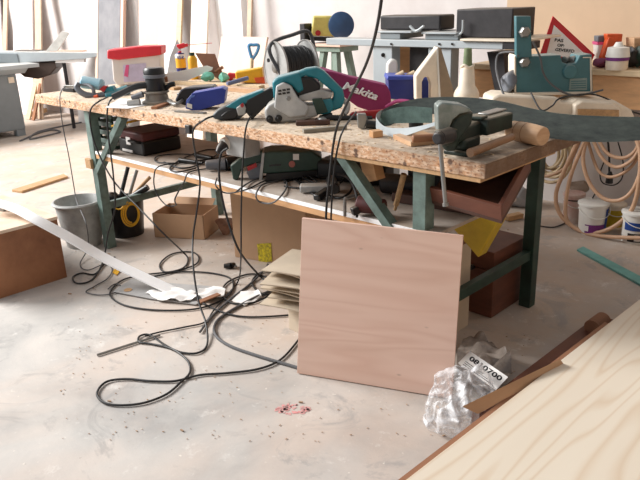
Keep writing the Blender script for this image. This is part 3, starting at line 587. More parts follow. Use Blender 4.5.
# clear box with red lid
A = T(138, 84); g = thing('storage_box', 'clear plastic storage box with bright red lid', 'box', A)
part('box_body', g, clearpl, A, [(113, 79), (111, 56), (160, 52), (161, 78), (118, 84)], .13, .0, .01)
part('lid', g, red, A, [(107, 57), (107, 48), (140, 44.5), (161, 44), (161, 53), (119, 58)], .16, -.015, .008)
part('label_sheet', g, mat('lilac_print', (206, 196, 222), .6), A, [(124, 80), (123, 63), (146, 61), (147, 79)], .002, -.003); part('label_mark', g, pink, A, [(124, 74), (126, 63), (129, 63), (128, 75)], .002, -.0055)
A = T(119, 84); g = thing('glue_tube', 'grey cartridge with white nozzle standing in front of the red-lidded box', 'cartridge', A)
pbar('cartridge_body', g, mat('cartridge_grey', (160, 172, 190), .5), A, (120.5, 83, 0), (119, 61, 0), .020); pbar('nozzle', g, whitepl, A, (119, 61, 0), (118.4, 54, 0), .012, .008)
# disc sander
A = T(155, 103); c = A+HV*.06; c.z = ZT; g = thing('orbital_sander', 'black orbital sander with tall motor cap and grey round base', 'sander', c)
q = nb(); lathe(q, c, [(0, 0), (.075, 0), (.078, .012), (.06, .02), (.055, .05), (.066, .055), (.066, .062), (.04, .066), (0, .066)]); obj('base', q, mat('worn_alloy', (140, 134, 126), .5, .3, var=.2, dust=.2), g)
q = nb(); lathe(q, c+Vector((0, 0, .0665)), [(0, 0), (.050, 0), (.052, .03), (.047, .06), (.052, .065), (.054, .10), (.045, .112), (0, .115)]); obj('motor_cap', q, black, g)
q = nb(); lathe(q, c+Vector((0, 0, .128)), [(.052, 0), (.056, .002), (.056, .016), (.052, .018)]); obj('cap_band', q, greypl, g)
A = c.copy(); ptube('handle', g, black, A, [(147, 83, -.02), (135, 85, -.02), (124, 90, -.02), (113, 95, -.02)], .017)
ptube('rear_grip', g, black, A, [(164, 88, 0), (170, 83, 0), (175, 82, 0)], .013); pbar('dust_port', g, greypl, A, (143, 92, -.05), (132, 96, -.05), .016, .013)
ptube('base_knob', g, cast, A, [(140, 100, -.06), (133, 101, -.06), (128, 102, -.06)], .018)
q = nb(); tube(q, [T(168, 99, ZT+.02), T(176, 102, ZT+.016), T(184, 96, ZT+.03), T(178, 92, ZT+.04)], .008); obj('metal_bracket', q, steel, label='bent metal bracket between the orbital sander and the black tray', cat='bracket')
q = nb(); beam(q, T(154, 106, ZT+.007), T(168, 101, ZT+.007), .03, .012); obj('wooden_wedge', q, brownw, label='small brown wedge at the foot of the orbital sander', cat='wedge')
# black trays, blue bin
A = T(190, 103); g = thing('black_tray', 'black plastic tray standing behind the blue bin', 'tray', A)
q = nb(); slab(q, A, [(175, 99), (181, 88), (190, 85.5), (213, 84), (216, 88), (194, 92), (189, 96), (188, 105)], .10); obj('tray_body', q, black, g, bev=.004)
ptube('tray_rim', g, greypl, A, [(176, 98, -.003), (182, 88, -.003), (192, 86, -.003), (213, 85, -.003)], .004)
A = T(205, 108); g = thing('blue_bin', 'blue plastic stacking bin on the front of the workbench', 'bin', A)
q = nb(); slab(q, A, [(196, 109.5), (185.5, 106.5), (186.5, 98), (192, 91.5), (222, 86), (226, 88), (224, 101)], .10); obj('bin_body', q, mat('mid_blue_plastic', (34, 56, 150), .4, var=.1), g, bev=.002)
part('bin_front_frame', g, mat('bright_blue_plastic', (90, 120, 200), .45), A, [(187, 104), (187, 99), (191, 93.5), (195, 93), (194, 95), (191, 96), (189, 100), (189, 105)], .004, -.005)
part('label_slot', g, whitepl, A, [(186.5, 105), (187, 101), (192, 102.5), (192, 107)], .003, -.0055, label='white label holder')
q = nb(); beam(q, T(176, 109, ZT+.004), T(205, 111, ZT+.004), .025, .006); obj('steel_rule', q, steel, label='flat steel rule lying in front of the blue bin', cat='rule')
# cans and saw at the back
c = T(182, 77)+HV*.02; c.z = ZT; g = thing('spray_can', 'blue and yellow spray can with red spray head', 'spray can', c)
q = nb(); lathe(q, c, [(0, 0), (.032, 0), (.033, .004), (.033, .150), (.026, .166), (.012, .168), (0, .168)], seg=28); obj('can_body', q, mat('navy_can', (34, 34, 110), .35), g)
q = nb(); lathe(q, c, [(.0335, .072), (.0337, .072), (.0337, .134), (.0335, .134)], seg=28); obj('label_band', q, yellow, g)
q = nb(); lathe(q, c, [(.0341, .135), (.0345, .135), (.0345, .150), (.030, .160), (.030, .150)], seg=28); obj('shoulder_band', q, whitepl, g)
WDP = sp(c, 176.8, 57.5, -.036)
text_obj('lettering', 'WD-40', bluepr, g, WDP, RV, (0, 0, 1), .022, .048, bold=.02)
q = nb(); bar(q, c+Vector((0, 0, .168)), c+Vector((0, 0, .178)), .012); q2 = sp(c, 178, 45, 0); beam(q, sp(c, 177, 44, -.005), sp(c, 188, 43, -.005), .028, .02); beam(q, sp(c, 178, 45, -.005), sp(c, 185, 43, .0), .03, .03); obj('spray_head', q, red, g, bev=.004)
pbar('straw', g, red, c, (187, 43, 0), (212, 41, 0), .002)
c = T(193, 78)+HV*.05; c.z = ZT; g = thing('yellow_bottle', 'yellow bottle with dark cap behind the spray can', 'bottle', c)
q = nb(); lathe(q, c, [(0, 0), (.029, 0), (.031, .01), (.031, .13), (.02, .15), (0, .15)]); obj('bottle_body', q, yellow, g); q = nb(); lathe(q, c, [(0, .151), (.018, .151), (.018, .17), (0, .17)]); obj('cap', q, darkgreen, g)
A = T(170, 74)+HV*.03; g = thing('clothes_iron', 'pointed pale grey iron standing on its heel left of the spray can', 'iron', A)
part('sole_plate', g, mat('pale_alloy', (196, 206, 214), .35, .4), A, [(167, 73), (170, 55), (177, 37.5), (181, 46), (182, 73)], .02); part('iron_body', g, whitepl, A, [(176, 73), (177, 47), (181, 48), (185, 73)], .05, .021, .006)
A = T(185, 80); g = thing('hand_saw', 'white hand saw lying across the bench behind the trays', 'saw', A)
part('blade', g, white, A, [(165, 72), (207, 63.5), (213, 65.5), (212, 68), (184, 80), (167, 80)], .004); part('handle', g, brownw, A, [(158, 82), (160, 74), (167, 74.5), (168, 80)], .02, -.008, .004)
A = T(212, 79)+HV*.02; g = thing('wood_scraper', 'brown wooden plate tool propped up behind the white saw', 'tool', A)
part('plate', g, mat('brown_plate', (156, 112, 92), .5), A, [(195, 51), (215, 52), (219, 64), (224, 73), (221, 79), (213, 74), (204, 66)], .012, 0, .002); pbar('handle', g, brownw, A, (215, 70, -.01), (223, 65, -.01), .010)
for k, (x, y, sx, m, lb) in enumerate([(208, 80, 1.3, mint, 'mint green crumpled glove left of the green tool'), (224, 80, 1., mint, 'mint green crumpled glove beside the red clip')]):
    q = nb(); a = T(x, y, ZT)+Vector((0, 0, .028)); ico(q, a, .032, 4, (sx, sx, .8)); crumple(q, .016, 30, k+2)
    for v in q.verts: v.co.z = max(ZT+.0005, v.co.z)
    obj('work_glove', q, m, label=lb, cat='glove')
A = T(232, 79); q = nb(); slab(q, A, [(226, 78), (228, 71), (238, 72), (238, 78)], .05); obj('spring_clip', q, red, label='red clip lying in front of the yellow tray', cat='clip', bev=.006)
A = T(250, 82); g = thing('yellow_tray', 'yellow plastic tray with raised rim left of the cable reel', 'tray', A)
q = nb(); slab(q, A, [(236, 80), (235, 70), (262, 66), (264, 82)], .10); obj('tray_body', q, yellow, g, bev=.008); part('corner_piece', g, orange, A, [(256, 81), (254, 76), (264, 75), (265, 82)], .04, -.01, .003)
q = nb(); bar(q, T(227, 82, ZT+.03), T(248, 76, ZT+.05), .012, .012); obj('marker_pen', q, mat('slate_blue', (116, 126, 164), .5), label='slate blue marker lying in front of the yellow tray', cat='marker', bev=.003)
for k, (a, b, w_, h_, m, lb) in enumerate([((176, 82), (262, 87), .05, .02, oak, 'long pale timber strip behind the black tray'), ((214, 87), (268, 92), .06, .022, beech, 'pale timber strip just behind the blue bin'), ((196, 76.5), (262, 80), .04, .018, oak, 'pale timber strip at the back, beneath the gloves'), ((150, 83), (178, 88), .05, .015, timber, 'short timber strip behind the orbital sander')]):
    q = nb(); beam(q, T(*a)+Vector((0, 0, h_/2+.0005)), T(*b)+Vector((0, 0, h_/2+.0005)), w_, h_); obj('timber_strip', q, m, label=lb, cat='strip', bev=.001)
# rotary belt file
A = T(232, 118.5); g = thing('belt_file', 'long black and teal power tool lying on the front edge with its cord hanging down', 'power tool', A)
part('rear_housing', g, mat('charcoal_plastic', (62, 68, 74), .45, dust=.25), A, [(212, 113), (217, 108), (236, 98), (248, 99), (250, 108), (240, 117), (222, 119), (213, 117)], .06, 0, .01)
part('teal_shell', g, teal, A, [(225, 105), (240, 96), (262, 88), (266, 90), (250, 99), (236, 107)], .066, -.004, .004)
part('grip', g, black, A, [(220, 114), (228, 108), (240, 107), (236, 117), (224, 118.6)], .05, -.008, .006)
part('front_guard', g, black, A, [(244, 108), (247, 98), (270, 86), (278, 89), (272, 98), (252, 118)], .06, -.006, .004)
part('motor_cover', g, cast, A, [(236, 106), (243, 101), (246, 106), (245, 113), (238, 114)], .04, -.014, .004); part('switch', g, redt, A, [(240, 103), (243, 101), (244, 104), (242, 106)], .03, -.018)
# cable reel
A = T(287, 92); c0 = sp(A, 276, 68); AX = (RV*.86+HV*.5); c0.z = ZT+.139; g = thing('cable_reel', 'large metal cable reel wound with black cable', 'cable reel', A)
RL = .185
for k, cc in enumerate((c0, c0+AX*RL)):
    q = nb(); lathe(q, cc, [(0, 0), (.126, 0), (.130, -.004), (.134, -.004), (.134, .006), (.126, .006), (.122, .003), (0, .003)], AX, 48); obj('reel_disc', q, cast, g)
q = nb(); lathe(q, c0, [(.06, .004), (.075, .004), (.075, RL-.001), (.06, RL-.001)], AX, 28); obj('core', q, darkm, g)
q = nb(); x_, y_ = frame_of(AX); pts = []
for lay_, rr in enumerate((.086, .100)):
    for i in range(15*24): a = i*2*PI/24; u_ = (i/(15*24)) if lay_ == 0 else 1-i/(15*24); pts.append(c0+AX*(.014+u_*(RL-.034))+(x_*math.cos(a)+y_*math.sin(a))*(rr+.0018*math.sin(i*.7)))
tube(q, pts, .0065, seg=6, smooth=False); obj('wound_cable', q, rubber, g)
q = nb(); lathe(q, c0-AX*.005, [(0, 0), (.026, 0), (.026, -.006), (.020, -.010), (0, -.010)], AX); obj('hub', q, steel, g)
q = nb(); bar(q, c0-AX*.004+Vector((0, 0, .0))-RV*.03+Vector((0, 0, .04)), c0-AX*.012-RV*.03+Vector((0, 0, .04)), .010); obj('winding_hole', q, black, g)
q = nb(); tube(q, [sp(c0, 290, 90, -.03), sp(c0, 282, 74, -.03), sp(c0, 271, 54, -.02), sp(c0, 270, 44, -.01), sp(c0, 277, 38, .03), sp(c0, 292, 33, .09), sp(c0, 306, 29, .13), sp(c0, 312, 36, .15), sp(c0, 316, 60, .15), sp(c0, 318, 88, .13)], .010); obj('carrying_handle', q, mat('handle_tube', (74, 78, 84), .4, .3, dust=.2), g)
# teal belt sander
A = T(285, 121); g = thing('belt_sander', 'large teal and grey belt sander with closed top handle', 'belt sander', A)
part('roller_cover', g, cast, A, [(266, 119), (264, 108), (268, 103), (277, 98), (277, 88), (284, 81), (291, 84), (296, 95), (306, 104), (316, 103), (319, 114), (302, 119), (282, 121.5)], .12, 0, .010)
part('side_cover', g, mat('pale_cast', (196, 198, 198), .5, dust=.2), A, [(274, 106), (276, 84), (283, 80.5), (291, 84), (298, 96), (309, 105), (306, 114), (290, 116)], .02, -.016, .006)
part('teal_housing', g, teal, A, [(274, 100), (272, 80), (278, 75.5), (300, 70), (304, 88), (298, 92), (292, 84), (284, 80), (277, 84)], .10, .02, .008)
part('top_handle', g, teal, A, [(289, 74), (306, 66.5), (317, 65), (324, 69), (343, 88), (345, 97), (342, 106), (331, 110), (324, 107), (323, 99), (333, 98), (334, 91), (317, 77), (306, 74), (300, 76), (300, 82), (293, 84)], .055, .03, .008)
part('motor_housing', g, black, A, [(292, 90), (294, 76), (312, 75), (321, 84), (319, 92), (300, 96)], .10, .025, .008)
part('motor_cover', g, cast, A, [(298, 99), (299, 94), (320, 88), (333, 91), (331, 96), (313, 99)], .10, .01, .004)
part('lower_housing', g, teal, A, [(312, 99), (331, 96), (334, 106), (330, 112), (317, 113)], .10, .012, .006); part('lower_panel', g, darkgreen, A, [(312, 97), (322, 96), (328, 110), (317, 113)], .01, .0, .002)
q = nb()
for k in range(3):
    for j in range(2): slab(q, A, [(278+k*4.2, 88+j*3.2-k*.7), (281.3+k*4.2, 87.6+j*3.2-k*.7), (281.8+k*4.2, 89.6+j*3.2-k*.7), (278.4+k*4.2, 90+j*3.2-k*.7)], .003, -.0175)
obj('vent_slots', q, darkm, g)
q = nb(); bar(q, sp(A, 288.5, 96.5, -.016), sp(A, 288.5, 96.5, -.024), .009); obj('screw_boss', q, steel, g, bev=.002)
for k, (x, y) in enumerate(((269.5, 117), (278.5, 116.5))): q = nb(); a = sp(A, x, y, -.012); b = sp(A, x, y, .1); bar(q, a, b, .015, seg=24); bar(q, a-HV*.004, a, .006); obj('belt_roller', q, black, g, bev=.002)
ptube('dust_spout', g, cast, A, [(340, 98, .05), (347, 101, .05), (347, 108, .04), (344, 112, .03)], .012)
A2 = T(360, 112)+HV*.03
g2 = thing('dust_bag', 'maroon cloth dust bag with white maker lettering attached to the teal belt sander', 'dust bag', A2)
q = nb(); out = [(320, 67), (332, 70), (350, 75), (370, 79.5), (387, 83.5), (390, 90), (391.5, 104), (386, 110), (372, 110), (358, 105), (346, 97), (334, 84), (324, 74)]
slab(q, A2, out, .09, .0); bmesh.ops.subdivide_edges(q, edges=q.edges[:], cuts=2, use_grid_fill=True); crumple(q, .004, 14, 3); obj('bag', q, maroon, g2, bev=.018)
BP = sp(A2, 342.0, 86.8, -.0045); BX = sp(A2, 376.5, 98.6, -.0045)-BP
text_obj('maker_lettering', 'Makita', white, g2, BP, BX, BX.cross(HV)*-1 if BX.cross(HV).z < 0 else BX.cross(HV), .034, BX.length, shear=.25, bold=.03, depth=.002)
# clutter in the middle
q = nb(); beam(q, T(303, 129, ZT+.008), T(346, 125, ZT+.008), .025, .014); obj('grey_batten', q, mat('grey_timber', (150, 142, 128), .7), label='grey wooden slat lying in front of the belt sander', cat='slat', bev=.001)
A = T(340, 119); g = thing('bar_clamp', 'red and black bar clamp lying beneath the maroon dust bag', 'clamp', A)
pbar('black_grip', g, black, A, (320, 118, .02), (333, 115, .02), .020, bev=.004); pbar('bar', g, black, A, (330, 116, .02), (372, 117, .02), .013); part('red_arm', g, redt, A, [(349, 114), (352, 111), (384, 108), (392, 112), (388, 115), (360, 119)], .03, .03, .004)
A = T(362, 128); part('clamp_head', g, steel, A, [(357, 112), (366, 112), (368, 118), (364, 128), (358, 126)], .035, .01, .004)
pbar('black_rod', g, black, A, (366, 122, .01), (384, 124, .01), .016)
q = nb(); A = T(322, 121); ico(q, A+Vector((0, 0, .014)), .016, 3, (1.5, 1, .8)); obj('steel_screw_head', q, steel, label='shiny steel nut beside the black clamp grip', cat='nut')
q = nb(); beam(q, T(371, 132, ZT+.012), T(381, 131, ZT+.012), .04, .024); obj('wooden_block', q, orangew, label='small orange-brown block in front of the steel strip loop', cat='block', bev=.002)
q = nb(); A = T(300, 124); beam(q, T(296, 121, ZT+.010), T(330, 120, ZT+.010), .03, .018); obj('dark_offcut', q, redd, label='dark offcut under the rear of the belt sander', cat='offcut', bev=.003)
# sanding belts
INNER = 1
Y_ = lambda x, y, v: gy(x, y, v)
E = [(Y_(432, 106, .27), Y_(432, 121, .27)), (Y_(410, 104.5, .27), Y_(410, 121, .27)), (Y_(390, 107, .26), Y_(390, 122, .26)), (Y_(379, 114, .25), Y_(380, 126, .26)), (Y_(376, 119, .29), Y_(377, 131, .27)), (Y_(380, 110, .34), Y_(384, 128, .30)), (Y_(396, 102, .38), Y_(400, 118, .38)), (Y_(415, 97, .40), Y_(418, 112, .40)),
     (Y_(440, 95, .41), Y_(442, 113, .41)), (Y_(470, 95.5, .42), Y_(470, 119, .42)), (Y_(500, 99, .42), Y_(500, 124, .42)), (Y_(530, 106, .42), Y_(530, 131, .42)), (Y_(560, 111.5, .42), Y_(560, 137.5, .42)), (Y_(600, 114, .43), Y_(600, 140, .43)), (Y_(650, 115, .45), Y_(650, 138, .45)), (Y_(700, 114, .48), Y_(700, 138, .48))]
q = nb(); ribbon(q, E, .002, 8); ob_ = obj('sanding_belt', q, beltg, label='long dark green sanding belt standing on edge across the right end of the workbench', cat='sanding belt')
E = [(T(381, 128, ZT+.03), T(382, 134, ZT+.002)), (T(392, 128, ZT+.028), T(390, 136, ZT+.002)), (T(404, 127, ZT+.03), T(404, 136, ZT+.002)), (T(420, 124, ZT+.03), T(421, 131, ZT+.004)), (T(444, 117, ZT+.04), T(444, 123, ZT+.015))]
q = nb(); ribbon(q, [(Y_(441, 118, .16), Y_(441, 121.5, .15)), (Y_(420, 124, .15), Y_(422, 128, .13)), (Y_(400, 126, .17), Y_(400, 135, .15)), (Y_(384, 124, .20), Y_(385, 134.5, .18)), (Y_(376, 114, .235), Y_(376, 126, .215)), (Y_(382, 107, .25), Y_(380, 116, .25))], .0015, 8)
obj('belt_strip', q, beltb, label='pale grey curled strip in front of the dark green sanding belt', cat='strip')
q = nb(); lathe(q, T(416, 126, ZT), [(0, 0), (.026, 0), (.028, .006), (.028, .03), (.022, .04), (0, .04)], seg=12); obj('plastic_puck', q, black, label='black knob lying inside the belt loop', cat='knob', bev=.002)
q = nb(); P_ = [T(393, 137), T(423, 133.5), T(447, 141), T(411, 145)]; quadbox(q, [p+Vector((0, 0, .017)) for p in P_], (0, 0, -.0165)); obj('wooden_board', q, beech, label='small light wooden board in front of the belt loop next to the vise', cat='board', bev=.001)
q = nb(); bar(q, T(412, 137, ZT+.032), T(442, 135, ZT+.035), .014, .012); obj('wooden_tool', q, brownw, label='brown rounded handle resting on the small light board', cat='handle', bev=.005)
ob_.data.materials.append(mat('belt_inner', (70, 78, 74), .85, c2=(48, 54, 54), scale=20, stretch=(1, 1, 3)))
nf_ = (len(ob_.data.polygons)-2)//4
for p_ in ob_.data.polygons:
    if p_.index < nf_*4: p_.material_index = 1 if p_.index % 4 == INNER else 0
# vise
V = gy(439, 136, -.10); vx = V.x
g = thing('bench_vise', 'heavy dark green bench vise bolted to the right front corner of the workbench', 'vise', Vector((vx+.04, .10, ZT)))
q = nb(); bb(q, (vx-.075, .035, ZT), (vx+.012, .15, ZT+.014)); obj('base_plate', q, visem, g, bev=.004)
q = nb(); bb(q, (vx-.06, .045, ZT+.0142), (vx-.0, .14, ZT+.055)); obj('swivel_base', q, visem, g, bev=.012)
q = nb(); bb(q, (vx-.055, -.05, ZT+.045), (vx-.005, .28, ZT+.095)); obj('slide_body', q, visem, g, bev=.010)
q = nb(); bb(q, (vx-.075, .14, ZT+.05), (vx+.02, .30, ZT+.104)); obj('rear_body', q, visem, g, bev=.006)
q = nb(); bb(q, (vx-.08, .13, ZT+.10), (vx+.005, .165, ZT+.112)); obj('rear_jaw', q, visem, g, bev=.004)
q = nb(); bb(q, (vx-.055, .20, ZT+.104), (vx-.015, .32, ZT+.110)); obj('rear_anvil', q, steel, g, bev=.003)
A = gy(440, 125, -.04)
part('front_jaw', g, mat('worn_grey_jaw', (150, 156, 152), .45, .4, c2=(96, 112, 104), scale=12), A, [(437, 104), (442, 100.5), (461, 102.5), (471, 107), (470, 110), (460, 112), (453, 118), (449, 127), (447, 134), (438, 130)], .06, .0, .005)
part('front_jaw_base', g, visem, A, [(446, 150), (440, 140), (438, 128), (448, 127), (454, 117), (462, 111), (474, 109), (472, 122), (462, 136), (456, 150)], .05, .012, .010)
q = nb(); bar(q, V, V+Vector((0, .06, 0)), .022, .024, seg=24); bar(q, V-Vector((0, .012, 0)), V, .016, .022, seg=24); obj('screw_head', q, darkm, g, bev=.003)
q = nb(); bar(q, V-Vector((0, .002, -.02)), gy(445.5, 202, -.10), .0065); bar(q, gy(445.5, 201, -.10), gy(445.8, 204, -.10), .010); obj('vise_handle', q, steel, g)
# mallet
A = T(515, 140); a = T(470, 151, ZT+.022); b = T(512, 135, ZT+.038); g = thing('wooden_mallet', 'wooden mallet lying on the right corner of the workbench', 'mallet', A)
q = nb(); tube(q, [a, a+(b-a)*.4, b], lambda t_: .0145-.002*t_, seg=14); obj('handle', q, mat('dark_handle', (150, 112, 80), .45, var=.15, scale=20), g, bev=.0)
h0 = T(513, 128, ZT+.036); h1 = h0+(T(541, 134, ZT+.035)-h0); ax_ = (h1-h0)
q = nb(); n_ = ax_.length; lathe(q, h0-ax_*.1, [(0, 0), (.026, 0), (.031, .012), (.034, n_*.5), (.034, n_*.8), (.031, n_*1.15), (.028, n_*1.18), (0, n_*1.18)], ax_, 36); obj('mallet_head', q, beech, g)
q = nb()
for t_ in (.35, .62): lathe(q, h0-ax_*.1, [(.0341, n_*t_-.001), (.0347, n_*t_-.001), (.0347, n_*t_+.001), (.0341, n_*t_+.001)], ax_, 36)
obj('head_groove', q, brownw, g)
# iron and bottle at the back
A = T(432, 103)-HV*.0; g = thing('clothes_iron', 'beige clothes iron standing on its heel behind the sanding belt', 'iron', A)
part('iron_body', g, cream, A, [(437, 46), (439.5, 100), (431, 103), (431, 82), (428.5, 75.5), (424.5, 75), (422, 80), (422, 101), (416, 99), (415.5, 74), (420, 68)], .075, .0, .006)
part('sole_plate', g, mat('tarnished_sole', (150, 132, 112), .4, .3), A, [(438, 45), (441, 46), (457, 99), (441, 101)], .10, -.006, .003); part('body_edge', g, whitepl, A, [(436.6, 47), (438.2, 45.5), (442.4, 100), (439, 101)], .09, -.004)
c = T(466, 104); c.z = ZT; g = thing('glue_bottle', 'cream plastic bottle with green taped neck standing behind the vise', 'bottle', c)
q = nb(); lathe(q, c, [(0, 0), (.052, 0), (.056, .01), (.056, .055), (.05, .07), (.037, .09), (.030, .16), (.024, .175), (0, .175)]); obj('bottle_body', q, cream, g)
q = nb(); lathe(q, c+Vector((0, 0, .1755)), [(0, 0), (.020, 0), (.018, .05), (.016, .075), (0, .078)]); obj('taped_neck', q, mat('green_tape', (126, 142, 104), .7, var=.2, scale=20), g)
q = nb(); tube(q, [c+Vector((.026*math.cos(t_), .026*math.sin(t_), .175+.006*math.sin(3*t_))) for t_ in [k*PI/4 for k in range(8)]], .006, closed=True); obj('neck_string', q, cream, g)
A = T(406, 100); g = thing('blue_bin', 'blue plastic bin behind the beige clothes iron', 'bin', A)
q = nb(); slab(q, A, [(389, 97), (388, 77), (430, 77), (430, 99)], .14); obj('bin_body', q, blue, g, bev=.004); part('rim', g, mat('blue_rim', (52, 78, 176), .4), A, [(387, 78), (388, 74), (431, 74.5), (431, 78)], .15, -.006, .003)
q = nb(); A = sp(T(406, 100), 404, 72, .07); 
for k, (x, m) in enumerate(((396, whitepl), (407, yel2))): bar(q, sp(A, x, 75, 0), sp(A, x+8, 71, 0), .015)
obj('scrap_offcuts', q, oak, label='pale offcuts lying on top of the rear blue bin', cat='offcuts')
q = nb(); ptsb = [gy(x, y, .55) for x, y in ((386, 105), (398, 99), (412, 100))]; tube(q, ptsb, .008); obj('red_pipe_piece', q, maroon, label='curved maroon strap end peeking over the belt loop', cat='strap')
# teal machine on cream base at the back right
A = T(560, 117); g = thing('cast_machine_base', 'cream dusty cast machine base at the back right of the workbench', 'machine base', A)
part('base_casting', g, cream, A, [(491, 104), (492, 96), (500, 92.5), (560, 96), (562, 100), (572, 100), (576, 97), (616, 99), (632, 108), (636, 117), (560, 118), (492, 110)], .15, .0, .010)
part('raised_block', g, cream, A, [(574, 116), (575, 103), (582, 99), (612, 101), (620, 106), (622, 116)], .04, -.03, .006); part('wooden_face', g, timber, A, [(578, 116), (578, 107), (619, 108), (619, 117)], .004, -.0355)
CA = A; A = sp(A, 553, 95, .075)
g = thing('bandsaw_housing', 'teal metal machine housing with round knob and vertical post', 'machine', A)
part('housing', g, machteal, A, [(516, 91), (516, 55), (561, 53), (562, 60), (567, 62), (576, 61), (580, 53), (592, 52), (593, 90), (550, 91.5)], .10, .0, .004)
part('post', g, machteal, A, [(516.5, 56), (516, 14), (531, 14), (532, 55.5)], .03, -.012, .003)
part('bottom_flange', g, cream, A, [(513, 93.5), (514, 91), (595, 90), (597, 92.5)], .12, -.02, .001)
q = nb()
for (x, y, o_) in ((524, 60, 0), (524, 30, -.013)): q = nb(); a = sp(A, x, y, o_); lathe(q, a, [(0, .0), (.022, 0), (.022, -.016), (.016, -.024), (0, -.024)], HV*1., 6); obj('bolt', q, steel, g)
q = nb(); a = sp(A, 569.5, 69.5, 0); lathe(q, a, [(0, 0), (.028, 0), (.028, -.008), (.024, -.012), (0, -.012)], HV, 28); obj('round_knob', q, machteal, g)
q = nb(); 
for (x, m) in ((564, 0), (571, 0)): bar(q, sp(A, x, 58, .03), sp(A, x+4, 57, .05), .014)
obj('pulley', q, steel, g)
part('data_plate', g, mat('pale_teal_print', (140, 160, 156), .5), A, [(569, 88), (570, 77), (587, 76), (587, 88)], .002, -.003)
q = nb()
for k in range(4): slab(q, A, [(571, 79+k*2.2), (571, 80+k*2.2), (586, 79.4+k*2.2), (586, 78.4+k*2.2)], .001, -.0042)
obj('data_lines', q, machteal, g)
part('left_trim', g, cream, A, [(514.5, 90), (514.5, 55), (516, 53), (516.2, 90)], .09, -.002); part('top_trim', g, cream, A, [(590.5, 89), (590, 56), (583, 56), (583, 55), (591.5, 55), (592, 89)], .002, -.003)
def acable(A, pts, r, label, m=None): q = nb(); tube(q, [sp(A, *p) for p in pts], r); return obj('power_cable', q, m or rubber, label=label, cat='cable')
acable(A, [(533, 40, -.03), (540, 55, -.03), (543, 70, -.03), (550, 81, -.03), (565, 91, -.04), (580, 93, -.04), (603, 88, -.03)], 0.004, 'grey cord looping across the teal machine housing', grub)
acable(A, [(531, 91, -.06), (541, 108, -.12), (552, 104, -.13), (561, 96, -.12), (590, 92, -.05), (612, 99, -.05), (625, 107, -.06), (640, 112, -.06)], 0.0032, 'black cord lying over the cream machine base')
acable(A, [(505, 95, -.06), (500, 83, -.02), (496, 65, .1), (499, 52, .2), (514, 50, .1), (518, 54, -.02)], 0.004, 'grey cord hanging left of the teal machine housing', grub)
q = nb(); ico(q, sp(A, 510, 80, .02), .03, 3, (1, 1, 1.6)); crumple(q, .02, 25, 1); obj('cable_bundle', q, greypl, label='grey bundled cord against the left side of the teal housing', cat='cable')

# cords from the ceiling and over the front edge
q = nb()
tube(q, [gy(386, -40, -.35), gy(378, 20, -.28), gy(367, 60, -.18), gy(350, 95, -.10), gy(338, 122, -.05), gy(333, 145, -.022), gy(329, 180, -.022), gy(326, 216, -.022), Vector((gy(326, 216, -.022).x, -.02, .40))], .0046, n=8)
obj('power_cable', q, rubber, label='thick black cable coming down from above and over the bench front behind the plywood panel', cat='cable')
cable([gy(356, 110, .2), gy(345, 125, .02), gy(339, 140, -.008), gy(334, 170, -.008), gy(331, 218, -.008), Vector((gy(331, 218, -.008).x, -.008, .40))], 0.0036, 'second thinner black cable hanging parallel to the cable from above')

# long cords from tools to the floor
Fz = lambda x, y, z=.007: gz(x, y, z)
cable([T(66, 84, ZT+.05), T(61, 90, ZT+.03), gy(60, 101, -.012), gy(63, 125, -.02), gy(69, 155, -.03), gy(74, 185, -.04), gy(77, 200, -.06), gy(86, 222, -.12), Fz(88, 245, .05), Fz(80, 262), Fz(88, 268), Fz(105, 262), Fz(112, 267), Fz(108, 276), Fz(95, 284), Fz(86, 290), Fz(100, 293), Fz(114, 291), Fz(122, 285), Fz(115, 282), Fz(108, 287)], 0.003, 'thin grey cord hanging over the far left of the bench front to the floor', grub)
cable([T(108, 95, ZT+.02), T(98, 100, ZT+.01), gy(91, 107, -.01), gy(90, 120, -.015), gy(96, 145, -.02), gy(113, 178, -.02), gy(140, 207, -.02), gy(165, 233, .0), Fz(182, 249, .04), Fz(188, 257), Fz(183, 266), Fz(165, 270), Fz(160, 262), Fz(172, 252), Fz(192, 250), Fz(199, 257), Fz(190, 265), Fz(150, 275), Fz(130, 270), Fz(118, 262), Fz(106, 256)], 0.0044, 'black cord from the pale blue grinder slanting across the left bench leg')
cable([T(113, 96, ZT+.035), gy(109, 101, -.012), gy(107, 115, -.015), gy(109, 140, -.02), gy(113, 170, -.025), gy(115, 205, -.04), gy(108, 232, -.06), Fz(104, 256, .03), Fz(97, 272), Fz(88, 280), Fz(76, 281), Fz(73, 275), Fz(82, 271), Fz(95, 272), Fz(106, 260), Fz(115, 255)], 0.0044, 'black cord from the orbital sander hanging straight down the left leg')
cable([T(214, 114, ZT+.02), T(204, 118, ZT+.012), gy(193, 129, -.012), gy(196, 155, -.018), gy(200, 180, -.025), gy(197, 208, -.04), gy(193, 235, -.07), gy(193, 262, -.14), Fz(198, 297, .10), Fz(206, 322, .03), Fz(207, 343), Fz(197, 351), Fz(180, 350), Fz(165, 343), Fz(150, 333), Fz(140, 334), Fz(139, 340), Fz(152, 342), Fz(172, 347), Fz(187, 358), Fz(190, 370), Fz(181, 380), Fz(165, 393), Fz(138, 402), Fz(108, 402), Fz(97, 392), Fz(106, 380), Fz(126, 377), Fz(150, 379), Fz(175, 379), Fz(200, 373), Fz(228, 371), Fz(258, 367), Fz(280, 358), Fz(296, 341), Fz(303, 330)], 0.0044, 'long black cord from the belt file looping over the front floor')
cable([gy(228, 146, -.01), gy(221, 152, -.02), gy(219, 170, -.03), gy(222, 195, -.03), gy(229, 222, -.02), gy(240, 250, .0), Fz(258, 272, .04), Fz(268, 280), Fz(280, 284), Fz(290, 282)], 0.005, 'thick black cord hanging from the plug under the worktop to the floor')
